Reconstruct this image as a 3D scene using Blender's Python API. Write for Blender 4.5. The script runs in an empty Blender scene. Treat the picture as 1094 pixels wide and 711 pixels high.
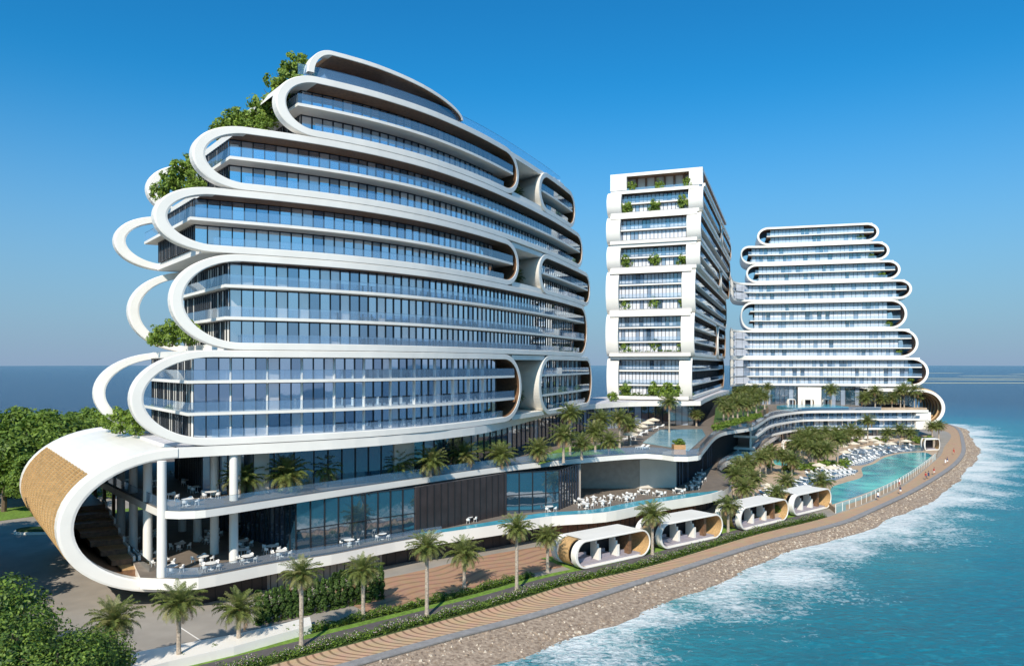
import bpy, math, random
from mathutils import Vector
R = random.Random(7)
H = 27.0                     # eye height above the sea; "rel" heights are measured from the eye
F, CX, HY = 800.0, 547.0, 389.0
scene = bpy.context.scene
COL = scene.collection

def P(px, py, rel):          # plan point of a surveyed spot whose height is known
    Y = F * (-rel) / (py - HY)
    return ((px - CX) / F * Y, Y)

# ------------------------------------------------------------------ materials
MATS = {}
def nt(name):
    m = bpy.data.materials.new(name); m.use_nodes = True
    n = m.node_tree; n.nodes.clear()
    o = n.nodes.new('ShaderNodeOutputMaterial')
    return m, n, o
def mat(name, col, rough=0.5, var=0.12, scale=1.5, bump=0.0, bscale=8.0, metal=0.0, spec=0.5, coat=0.0, coords='Object', col2=None, sharp=False):
    m, n, o = nt(name)
    b = n.nodes.new('ShaderNodeBsdfPrincipled'); n.links.new(b.outputs[0], o.inputs[0])
    b.inputs['Roughness'].default_value = rough; b.inputs['Metallic'].default_value = metal
    b.inputs['Specular IOR Level'].default_value = spec; b.inputs['Coat Weight'].default_value = coat
    tc = n.nodes.new('ShaderNodeTexCoord')
    nz = n.nodes.new('ShaderNodeTexNoise'); nz.inputs['Scale'].default_value = scale; nz.inputs['Detail'].default_value = 5
    n.links.new(tc.outputs[coords], nz.inputs['Vector'])
    rp = n.nodes.new('ShaderNodeValToRGB'); n.links.new(nz.outputs[0], rp.inputs[0])
    c2 = col2 if col2 else tuple(c * (1 - var) for c in col)
    c1 = col if col2 else tuple(min(1, c * (1 + var * .5)) for c in col)
    rp.color_ramp.elements[0].color = (*c2, 1); rp.color_ramp.elements[1].color = (*c1, 1)
    rp.color_ramp.elements[0].position = .46 if sharp else .35; rp.color_ramp.elements[1].position = .54 if sharp else .65
    n.links.new(rp.outputs[0], b.inputs['Base Color'])
    if bump:
        n2 = n.nodes.new('ShaderNodeTexNoise'); n2.inputs['Scale'].default_value = bscale; n2.inputs['Detail'].default_value = 6
        n.links.new(tc.outputs[coords], n2.inputs['Vector'])
        bp = n.nodes.new('ShaderNodeBump'); bp.inputs['Strength'].default_value = bump; bp.inputs['Distance'].default_value = .1
        n.links.new(n2.outputs[0], bp.inputs['Height']); n.links.new(bp.outputs[0], b.inputs['Normal'])
    MATS[name] = m; return m
white = mat('white_panel', (.82, .785, .73), .38, .05, .25)
offwhite = mat('cream_render', (.66, .61, .54), .6, .08, .4)
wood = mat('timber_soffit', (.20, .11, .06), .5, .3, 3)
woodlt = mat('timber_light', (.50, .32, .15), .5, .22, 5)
gold = mat('gold_lattice', (.50, .33, .15), .5, .18, 2)
golddk = mat('gold_shell', (.36, .23, .10), .6, .18, 2)
darkwall = mat('dark_bronze_cladding', (.045, .035, .035), .45, .25, .6)
beige = mat('beige_stone', (.36, .32, .28), .7, .1, 1.2)
brick = mat('red_brown_cladding', (.22, .10, .06), .7, .25, 2)
mull = mat('dark_mullion', (.02, .022, .026), .35, 0, 1, spec=.4)
paveM = mat('plaza_asphalt', (.30, .27, .235), .9, .12, .35, .15, 14)
trackM = mat('cycle_track_asphalt', (.10, .088, .088), .92, .15, 1.5, .15, 20)
kerbM = mat('grey_kerb_stone', (.26, .25, .25), .9, .15, 1.5, .1, 10)
grassM = mat('lawn_grass', (.15, .26, .03), .95, .35, 2.5, .4, 30)
sandM = mat('warm_stone_paving', (.46, .34, .235), .9, .18, .6, .1, 12)
terrM = mat('terrace_paving', (.17, .14, .115), .8, .15, .8)
greyterrM = mat('roof_paving', (.52, .51, .54), .8, .1, .5)
rockM = mat('pebble_beach', (.40, .31, .235), .95, .4, 2.6, .9, 6, col2=(.20, .145, .105))
rock2 = mat('rock_light', (.55, .47, .38), .95, .3, 2.0)
rock3 = mat('rock_dark', (.20, .155, .125), .95, .3, 2.0)
leafA = mat('leaf_bright', (.20, .30, .04), .6, .25, .9)
leafB = mat('leaf_mid', (.10, .18, .03), .6, .25, .9)
leafC = mat('leaf_dark', (.035, .075, .016), .65, .25, .9)
palmA = mat('frond_green', (.19, .23, .06), .5, .2, 1.5)
palmB = mat('frond_olive', (.27, .27, .10), .5, .2, 1.5)
palmD = mat('frond_dry', (.32, .19, .09), .7, .2, 1.5)
trunkM = mat('palm_trunk', (.42, .35, .28), .85, .35, 5, .6, 12)
barkM = mat('tree_bark', (.13, .09, .06), .9, .3, 4, .5, 10)
flowerM = mat('white_flower', (.75, .66, .64), .7, .1, 2)
pinkM = mat('pink_flower', (.60, .35, .34), .7, .1, 2)
furn = mat('white_furniture', (.80, .79, .77), .4, .04, 3)
greyf = mat('grey_upholstery', (.32, .29, .33), .85, .1, 3)
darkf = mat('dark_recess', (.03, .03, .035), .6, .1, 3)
canvas = mat('cream_canvas', (.70, .60, .47), .8, .08, 3)
planterM = mat('planter_timber', (.50, .28, .13), .6, .2, 5)
blackM = mat('black_paint', (.02, .02, .022), .4, 0, 1)
skinM = mat('skin', (.42, .24, .16), .6, .05, 5)
hairM = mat('hair', (.04, .025, .015), .6, .05, 5)
clothR = mat('red_cloth', (.40, .05, .04), .8, .05, 5)
clothW = mat('white_cloth', (.75, .75, .75), .8, .05, 5)
clothB = mat('navy_cloth', (.03, .05, .12), .8, .05, 5)
farsand = mat('sandbar_sand', (.30, .33, .27), .9, .15, .01)

for m_ in (leafA, leafB, leafC, palmA, palmB):
    n = m_.node_tree; b = [x for x in n.nodes if x.type == 'BSDF_PRINCIPLED'][0]; o = [x for x in n.nodes if x.type == 'OUTPUT_MATERIAL'][0]
    t = n.nodes.new('ShaderNodeBsdfTranslucent'); mx = n.nodes.new('ShaderNodeMixShader'); mx.inputs[0].default_value = .35
    n.links.new(b.inputs['Base Color'].links[0].from_socket, t.inputs[0]); n.links.new(b.outputs[0], mx.inputs[1]); n.links.new(t.outputs[0], mx.inputs[2]); n.links.new(mx.outputs[0], o.inputs[0])
def glassmat(name, base, ior=2.2, wob=.02):
    m, n, o = nt(name)
    b = n.nodes.new('ShaderNodeBsdfPrincipled'); n.links.new(b.outputs[0], o.inputs[0])
    b.inputs['Base Color'].default_value = (*base, 1); b.inputs['Roughness'].default_value = .03; b.inputs['IOR'].default_value = ior
    tc = n.nodes.new('ShaderNodeTexCoord'); nz = n.nodes.new('ShaderNodeTexNoise')
    nz.inputs['Scale'].default_value = .9; nz.inputs['Detail'].default_value = 1
    n.links.new(tc.outputs['Object'], nz.inputs['Vector'])
    bp = n.nodes.new('ShaderNodeBump'); bp.inputs['Strength'].default_value = wob * 4; bp.inputs['Distance'].default_value = .12
    n.links.new(nz.outputs[0], bp.inputs['Height']); n.links.new(bp.outputs[0], b.inputs['Normal'])
    MATS[name] = m; return m
g_dark = glassmat('glass_dark', (.05, .08, .13), 2.8)
g_mid = glassmat('glass_mid', (.26, .32, .42), 2.5)
g_curt = glassmat('glass_curtained', (.66, .67, .73), 1.8)
g_pod = glassmat('glass_restaurant', (.015, .05, .085), 3.3)
def mirmat(name, base, met, rough):
    m = glassmat(name, base, 1.6, .004); b = [x for x in m.node_tree.nodes if x.type == 'BSDF_PRINCIPLED'][0]
    b.inputs['Metallic'].default_value = met; b.inputs['Roughness'].default_value = rough; return m
mirA = mirmat('mirror_glass_dark', (.46, .55, .66), .93, .03); mirB = mirmat('mirror_glass_blue', (.78, .85, .93), .96, .03); mirC = mirmat('mirror_glass_lavender', (.84, .85, .89), .65, .06)
def clearmat(name, tint, fac, gl=.12):
    m, n, o = nt(name)
    tr = n.nodes.new('ShaderNodeBsdfTransparent'); tr.inputs[0].default_value = (.86, .93, .97, 1)
    df = n.nodes.new('ShaderNodeBsdfDiffuse'); df.inputs[0].default_value = (*tint, 1)
    gy = n.nodes.new('ShaderNodeBsdfGlossy'); gy.inputs['Roughness'].default_value = .04; gy.inputs[0].default_value = (.85, .93, 1, 1)
    fr = n.nodes.new('ShaderNodeFresnel'); fr.inputs[0].default_value = 2.3
    m1 = n.nodes.new('ShaderNodeMixShader'); m1.inputs[0].default_value = fac
    m2 = n.nodes.new('ShaderNodeMixShader')
    n.links.new(tr.outputs[0], m1.inputs[1]); n.links.new(df.outputs[0], m1.inputs[2])
    n.links.new(fr.outputs[0], m2.inputs[0]); n.links.new(m1.outputs[0], m2.inputs[1]); n.links.new(gy.outputs[0], m2.inputs[2])
    n.links.new(m2.outputs[0], o.inputs[0]); MATS[name] = m; return m
g_bal = clearmat('balustrade_glass', (.34, .55, .82), .2)
g_fence = clearmat('pool_fence_glass', (.40, .80, .85), .55)
def poolmat(name, c1, c2, sc=1.2, foam=True):
    m = mat(name, c1, .08, 0, sc, .25, 3.0, col2=c2, spec=.16)
    return m
poolM = poolmat('pool_turquoise', (.10, .62, .56), (.0, .20, .29), .16)
chanM = poolmat('channel_water', (.10, .42, .52), (.05, .27, .38), .4)
shalM = poolmat('shallow_blue_pool', (.06, .17, .30), (.02, .07, .16), .25)
plungeM = poolmat('pale_pool', (.30, .48, .54), (.16, .36, .45), .3)

# striped promenade: real timber/stone bands laid across the path (uv.x = metres along)
def stripes(name, ca, cb, period, wav=1.2):
    m, n, o = nt(name)
    b = n.nodes.new('ShaderNodeBsdfPrincipled'); n.links.new(b.outputs[0], o.inputs[0]); b.inputs['Roughness'].default_value = .85
    uv = n.nodes.new('ShaderNodeUVMap'); sep = n.nodes.new('ShaderNodeSeparateXYZ'); n.links.new(uv.outputs[0], sep.inputs[0])
    s1 = n.nodes.new('ShaderNodeMath'); s1.operation = 'SINE'; 
    my = n.nodes.new('ShaderNodeMath'); my.operation = 'MULTIPLY'; my.inputs[1].default_value = .55; n.links.new(sep.outputs[1], my.inputs[0]); n.links.new(my.outputs[0], s1.inputs[0])
    ad = n.nodes.new('ShaderNodeMath'); ad.operation = 'MULTIPLY_ADD'; ad.inputs[1].default_value = wav
    n.links.new(s1.outputs[0], ad.inputs[0]); n.links.new(sep.outputs[0], ad.inputs[2])
    mu = n.nodes.new('ShaderNodeMath'); mu.operation = 'MULTIPLY'; mu.inputs[1].default_value = 2 * math.pi / period; n.links.new(ad.outputs[0], mu.inputs[0])
    s2 = n.nodes.new('ShaderNodeMath'); s2.operation = 'SINE'; n.links.new(mu.outputs[0], s2.inputs[0])
    rp = n.nodes.new('ShaderNodeValToRGB'); rp.color_ramp.elements[0].color = (*cb, 1); rp.color_ramp.elements[1].color = (*ca, 1)
    rp.color_ramp.elements[0].position = .0; rp.color_ramp.elements[1].position = .35
    ma = n.nodes.new('ShaderNodeMath'); ma.operation = 'MULTIPLY_ADD'; ma.inputs[1].default_value = .5; ma.inputs[2].default_value = .5
    n.links.new(s2.outputs[0], ma.inputs[0])
    n.links.new(ma.outputs[0], rp.inputs[0])
    tc = n.nodes.new('ShaderNodeTexCoord'); nz = n.nodes.new('ShaderNodeTexNoise'); nz.inputs['Scale'].default_value = .8; nz.inputs['Detail'].default_value = 6
    n.links.new(tc.outputs['Object'], nz.inputs['Vector'])
    mx = n.nodes.new('ShaderNodeMix'); mx.data_type = 'RGBA'; mx.blend_type = 'MULTIPLY'; mx.inputs[0].default_value = .35
    n.links.new(rp.outputs[0], mx.inputs[6]); n.links.new(nz.outputs[1], mx.inputs[7]); n.links.new(mx.outputs[2], b.inputs['Base Color'])
    MATS[name] = m; return m
promM = stripes('striped_promenade_paving', (.60, .40, .25), (.24, .145, .085), .85, 1.5)
brownM = stripes('striped_court_paving', (.44, .26, .16), (.30, .17, .105), 1.6, .6)

# ------------------------------------------------------------------ mesh builder
class MB:
    def __init__(s): s.v = []; s.f = []; s.m = []; s.uv = []; s.has = False
    def add(s, pts, m=0, uv=None):
        i = len(s.v); s.v.extend(pts); s.f.append(tuple(range(i, i + len(pts)))); s.m.append(m)
        if uv: s.has = True
        s.uv.append(uv)
    def seg(s, a, b, z0, z1, w, m=0):       # upright box along a plan segment
        dx, dy = b[0] - a[0], b[1] - a[1]; L = math.hypot(dx, dy) or 1; nx, ny = -dy / L * w / 2, dx / L * w / 2
        s.prism([(a[0] - nx, a[1] - ny), (b[0] - nx, b[1] - ny), (b[0] + nx, b[1] + ny), (a[0] + nx, a[1] + ny)], z0, z1, m, m, m)
    def prism(s, poly, z0, z1, mt=0, ms=0, mb=0):
        A = sum(poly[i - 1][0] * poly[i][1] - poly[i][0] * poly[i - 1][1] for i in range(len(poly)))
        if A < 0: poly = poly[::-1]
        s.add([(x, y, z1) for x, y in poly], mt); s.add([(x, y, z0) for x, y in poly[::-1]], mb)
        for i in range(len(poly)):
            a, b = poly[i - 1], poly[i]
            s.add([(a[0], a[1], z0), (b[0], b[1], z0), (b[0], b[1], z1), (a[0], a[1], z1)], ms)
    def box(s, x0, x1, y0, y1, z0, z1, m=0): s.prism([(x0, y0), (x1, y0), (x1, y1), (x0, y1)], z0, z1, m, m, m)
    def lathe(s, c, prof, n=12, m=0, sy=1.0):
        rings = [[(c[0] + r * math.cos(2 * math.pi * k / n), c[1] + sy * r * math.sin(2 * math.pi * k / n), c[2] + z) for k in range(n)] for r, z in prof]
        for a, b in zip(rings, rings[1:]):
            for k in range(n): s.add([a[k - 1], a[k], b[k], b[k - 1]], m)
        s.add(rings[0][::-1], m); s.add(rings[-1], m)
    def tube(s, pts, rad, n=6, m=0):
        rings = []
        for i, p in enumerate(pts):
            a = Vector(pts[max(0, i - 1)]); b = Vector(pts[min(len(pts) - 1, i + 1)]); d = (b - a).normalized()
            u = d.cross(Vector((0, 0, 1)) if abs(d.z) < .9 else Vector((1, 0, 0))).normalized(); v = d.cross(u)
            r = rad[i] if isinstance(rad, (list, tuple)) else rad
            rings.append([tuple(Vector(p) + r * (math.cos(2 * math.pi * k / n) * u + math.sin(2 * math.pi * k / n) * v)) for k in range(n)])
        for a, b in zip(rings, rings[1:]):
            for k in range(n): s.add([a[k - 1], a[k], b[k], b[k - 1]], m)
        s.add(rings[0][::-1], m); s.add(rings[-1], m)
    def mesh(s, name, mats, weld=True, smooth=False):
        me = bpy.data.meshes.new(name); 
        if weld:
            d = {}; rem = []; nv = []
            for p in s.v:
                k = (round(p[0], 4), round(p[1], 4), round(p[2], 4))
                if k not in d: d[k] = len(nv); nv.append(p)
                rem.append(d[k])
            fs = []; ms = []; us = []
            for f, m_, u in zip(s.f, s.m, s.uv):
                g = [rem[i] for i in f]
                if len(set(g)) == len(g): fs.append(g); ms.append(m_); us.append(u)
                elif len(set(g)) >= 3:
                    h = []; hu = []
                    for i_, j in enumerate(g):
                        if j not in h: h.append(j); hu.append(u[i_] if u else None)
                    fs.append(h); ms.append(m_); us.append(hu if u else None)
        else: nv, fs, ms, us = s.v, s.f, s.m, s.uv
        me.from_pydata(nv, [], fs)
        for m_ in mats: me.materials.append(m_)
        me.polygons.foreach_set('material_index', ms)
        if s.has:
            l = me.uv_layers.new(name='UVMap'); k = 0; flat = []
            for f, u in zip(fs, us):
                for j in range(len(f)): flat.extend(u[j] if u else (0, 0))
            l.data.foreach_set('uv', flat)
        if smooth: me.polygons.foreach_set('use_smooth', [True] * len(fs))
        me.update(); return me
    def build(s, name, mats, parent=None, weld=True, smooth=False):
        if not isinstance(mats, (list, tuple)): mats = [mats]
        return obj(name, s.mesh(name, mats, weld, smooth), parent)
def obj(name, me, parent=None, loc=None):
    o = bpy.data.objects.new(name, me); COL.objects.link(o)
    if parent is not None:
        o.parent = parent
        if loc is None and parent.get('_abs'): o.location = (-parent.location.x, -parent.location.y, -parent.location.z)
    if loc is not None: o.location = loc
    return o
def tag(o, label=None, cat=None, group=None, kind=None):
    if label:
        assert 4 <= len(label.split()) <= 16, label
        o['label'] = label
    if cat: o['category'] = cat
    if group: o['group'] = group
    if kind: o['kind'] = kind
    return o
def empty(name, loc, label=None, cat=None, group=None, absolute=False):
    o = bpy.data.objects.new(name, None); COL.objects.link(o); o.location = loc
    if absolute: o['_abs'] = 1        # children meshes are given in world metres
    return tag(o, label, cat, group)
def copytree(o, kids, loc, rot=0, sc=1, label=None, group=None, cat=None):
    c = o.copy(); COL.objects.link(c); c.location = loc; c.rotation_euler = (0, 0, rot); c.scale = (sc, sc, sc)
    for k in kids:
        d = k.copy(); COL.objects.link(d); d.parent = c
    tag(c, label, cat, group); return c

# ------------------------------------------------------------------ curves
def smooth(pts, step=1.0):
    out = []; q = [pts[0]] + list(pts) + [pts[-1]]
    q[0] = (2 * pts[0][0] - pts[1][0], 2 * pts[0][1] - pts[1][1]); q[-1] = (2 * pts[-1][0] - pts[-2][0], 2 * pts[-1][1] - pts[-2][1])
    for i in range(1, len(q) - 2):
        a, b, c, d = q[i - 1:i + 3]; n = max(2, int(math.dist(b, c) / step))
        for k in range(n):
            t = k / n
            out.append(tuple(.5 * (2 * b[j] + (c[j] - a[j]) * t + (2 * a[j] - 5 * b[j] + 4 * c[j] - d[j]) * t * t + (3 * b[j] - a[j] - 3 * c[j] + d[j]) * t ** 3) for j in (0, 1)))
    out.append(tuple(pts[-1])); return out
class Spine:
    def __init__(s, pts, step=1.0):
        s.p = smooth(pts, step); s.c = [0]
        for a, b in zip(s.p, s.p[1:]): s.c.append(s.c[-1] + math.dist(a, b))
        s.L = s.c[-1]
    def __call__(s, x):
        if x <= 0: i = 0
        elif x >= s.L: i = len(s.p) - 2
        else:
            lo, hi = 0, len(s.c) - 1
            while hi - lo > 1:
                md = (lo + hi) // 2
                if s.c[md] <= x: lo = md
                else: hi = md
            i = lo
        a, b = s.p[i], s.p[i + 1]; t = (x - s.c[i]) / (s.c[i + 1] - s.c[i])
        return (a[0] + (b[0] - a[0]) * t, a[1] + (b[1] - a[1]) * t)
    def at(s, px):                       # arc length seen in direction px
        best = None; x = -25.0
        while x < s.L + 25:
            p = s(x); e = abs(CX + F * p[0] / p[1] - px)
            if best is None or e < best[0]: best = (e, x)
            x += .1
        return best[1]
def offset(pts, d):
    out = []
    for i in range(len(pts)):
        a = pts[max(0, i - 1)]; b = pts[min(len(pts) - 1, i + 1)]; L = math.dist(a, b) or 1
        out.append((pts[i][0] + d * (b[1] - a[1]) / L, pts[i][1] - d * (b[0] - a[0]) / L))
    return out          # d > 0: to the right of travel (seaward)
def resample(pts, n):
    c = [0]
    for a, b in zip(pts, pts[1:]): c.append(c[-1] + math.dist(a, b))
    out = []; j = 0
    for k in range(n):
        x = c[-1] * k / (n - 1)
        while j < len(c) - 2 and c[j + 1] < x: j += 1
        t = (x - c[j]) / ((c[j + 1] - c[j]) or 1)
        out.append((pts[j][0] + (pts[j + 1][0] - pts[j][0]) * t, pts[j][1] + (pts[j + 1][1] - pts[j][1]) * t))
    return out
def inside(p, poly):
    r = False; j = len(poly) - 1
    for i in range(len(poly)):
        if (poly[i][1] > p[1]) != (poly[j][1] > p[1]) and p[0] < (poly[j][0] - poly[i][0]) * (p[1] - poly[i][1]) / (poly[j][1] - poly[i][1]) + poly[i][0]: r = not r
        j = i
    return r
ORD = ['first', 'second', 'third', 'fourth', 'fifth', 'sixth', 'seventh', 'eighth', 'ninth', 'tenth', 'eleventh', 'twelfth', 'thirteenth', 'fourteenth', 'fifteenth', 'sixteenth', 'seventeenth', 'eighteenth', 'nineteenth', 'twentieth'] + ['twenty-' + w for w in ['first', 'second', 'third', 'fourth', 'fifth', 'sixth', 'seventh', 'eighth', 'ninth']] + ['thirtieth']

# ------------------------------------------------------------------ lobed bar buildings
def outline(s0, s1, z0, z1, aL, aR, thr, thL, thR, step=2.0):
    zc = (z0 + z1) / 2; Rz = (z1 - z0) / 2; o = []
    a, b = s0 + aL, s1 - aR; n = max(2, int((b - a) / step))
    for k in range(n): o.append((a + (b - a) * k / n, z0, 0, -1, thr, 'B'))
    def curl(cs, ax, sg, tg, th, up):
        m = 30
        for k in range(m):
            q = (-math.pi / 2 + math.pi * k / m) if up else (math.pi / 2 - math.pi * k / m)
            c, s_ = math.cos(q), math.sin(q); e = 1
            nx, nz = sg * c / max(ax, .01), s_ / Rz; L = math.hypot(nx, nz) or 1
            o.append((cs + sg * ax * c, zc + Rz * s_, nx / L, nz / L, thr + (th - thr) * c * c, tg))
    curl(b, aR, 1, 'R', thR, True)
    for k in range(n): o.append((b - (b - a) * k / n, z1, 0, 1, thr, 'T'))
    curl(a, aL, -1, 'L', thL, False)
    return o
def shell(mb, pos, ol, t0, t1, tags='BRTL', mo=0, mi={}, caps=True, rng=None):
    n = len(ol)
    for i in range(n):
        p, q = ol[i], ol[(i + 1) % n]
        if p[5] not in tags: continue
        if rng and not rng(p, q): continue
        def pt(u, sg, t): return pos(u[0] + sg * u[2] * u[4] / 2, t, u[1] + sg * u[3] * u[4] / 2)
        m_in = mi.get(p[5], 0)
        mb.add([pt(p, 1, t0), pt(q, 1, t0), pt(q, 1, t1), pt(p, 1, t1)], mo)
        mb.add([pt(p, -1, t1), pt(q, -1, t1), pt(q, -1, t0), pt(p, -1, t0)], m_in)
        if caps:
            def pe(u, sg, t, e): return pos(u[0] + sg * u[2] * (u[4] / 2 - e), t, u[1] + sg * u[3] * (u[4] / 2 - e))
            cp_, cq_ = (.05 + .35 * max(0, u_[4] - .85) for u_ in (p, q)); dt = .07
            mb.add([pe(p, -1, t0 - dt, cp_), pe(q, -1, t0 - dt, cq_), pe(q, 1, t0 - dt, cq_), pe(p, 1, t0 - dt, cp_)], 0)
            mb.add([pt(p, 1, t0), pe(p, 1, t0 - dt, cp_), pe(q, 1, t0 - dt, cq_), pt(q, 1, t0)], 0); mb.add([pt(p, -1, t0), pt(q, -1, t0), pe(q, -1, t0 - dt, cq_), pe(p, -1, t0 - dt, cp_)], 0)
            mb.add([pt(p, 1, t1), pt(q, 1, t1), pt(q, -1, t1), pt(p, -1, t1)], 0)
def slabpoly(pos, sa, sb, ta, tb, step=2.5):
    n = max(1, int(abs(sb - sa) / step)); f = [pos(sa + (sb - sa) * k / n, ta, 0)[:2] for k in range(n + 1)]
    b = [pos(sa + (sb - sa) * k / n, tb, 0)[:2] for k in range(n + 1)]
    return f, b
def slab(mb, pos, sa, sb, ta, tb, z0, z1, mt=0, ms=0, mbt=0):
    f, b = slabpoly(pos, sa, sb, ta, tb); n = len(f) - 1
    for k in range(n):
        for z, m_ in ((z1, mt), (z0, mbt)): mb.add([(*f[k], z), (*f[k + 1], z), (*b[k + 1], z), (*b[k], z)], m_)
        mb.add([(*f[k], z0), (*f[k + 1], z0), (*f[k + 1], z1), (*f[k], z1)], ms)
        mb.add([(*b[k + 1], z0), (*b[k], z0), (*b[k], z1), (*b[k + 1], z1)], ms)
    for k in (0, n): mb.add([(*f[k], z0), (*b[k], z0), (*b[k], z1), (*f[k], z1)], ms)
def bay(mb, a, b, z0, z1, n, glass, mw=.12, trans=None, fin=0.0, fr=None):
    fr = fr or mb
    # panes 0..2 = glass kinds, 3 = mullion, 4 = fin
    dx, dy = b[0] - a[0], b[1] - a[1]; L = math.hypot(dx, dy); nx, ny = dy / L, -dx / L
    for k in range(n):
        u, v = k / n, (k + 1) / n; m_ = R.choices((0, 1, 2, 4)[:len(glass)], glass)[0]; j = R.uniform(-.006, .006)
        p, q = (a[0] + dx * u, a[1] + dy * u), (a[0] + dx * v, a[1] + dy * v)
        mb.add([(*p, z0), (*q, z0), (q[0] + nx * j, q[1] + ny * j, z1), (p[0] + nx * j, p[1] + ny * j, z1)], m_)
        c = (p[0] + nx * .05, p[1] + ny * .05); e = (mw / L * dx, mw / L * dy)
        fr.seg((c[0] - e[0] / 2, c[1] - e[1] / 2), (c[0] + e[0] / 2, c[1] + e[1] / 2), z0, z1, .16, 3)
    for zz in [z1 - .12] + (trans or []):
        fr.seg((a[0] + nx * .05, a[1] + ny * .05), (b[0] + nx * .05, b[1] + ny * .05), zz, zz + .1, .12, 3)
    if fin: fr.seg((a[0] - dx / L * .1, a[1] - dy / L * .1), (a[0] - dx / L * .1 + nx * fin, a[1] - dy / L * .1 + ny * fin), z0, z1 - .01, .16, 4)
GM = [g_dark, g_mid, g_curt, mull, white]
GMA = [mirA, mirB, mirC, mull, white]
def glaze(root, bays, limit=100, mats=GM):
    bays.sort(key=lambda w: math.hypot(w[0][0] + w[1][0], w[0][1] + w[1][1]) / 2 / max(.05, w[7] if len(w) > 7 else 1))
    rest = MB(); nr = 0
    for i, w in enumerate(bays):
        if i < limit:
            m_ = MB(); f_ = MB(); bay(m_, *w[:6], fr=f_, **(w[6] or {})); wo = m_.build('window', mats, root); f_.build('frame', mats, wo)
        else: bay(rest, *w[:6], **(w[6] or {})); nr += 1
    if nr: tag(rest.build('window', mats, root), kind='stuff')
def runbays(bays, pos, sa, sb, t, z0, z1, bw, n, glass, kw=None, w=1):
    k = max(1, round((sb - sa) / bw))
    for i in range(k):
        a = pos(sa + (sb - sa) * i / k, t, 0)[:2]; b = pos(sa + (sb - sa) * (i + 1) / k, t, 0)[:2]
        bays.append((a, b, z0, z1, n, glass, kw, w))
def balus(pts, z, h, name, root, rail=False, g=None):
    m_ = MB()
    for a, b in zip(pts, pts[1:]):
        m_.add([(*a, z), (*b, z), (*b, z + h), (*a, z + h)], 0)
        m_.seg(a, b, z + h, z + h + .03, .035, 0)
    return m_.build(name, [g or g_bal, offwhite], root)

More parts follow.
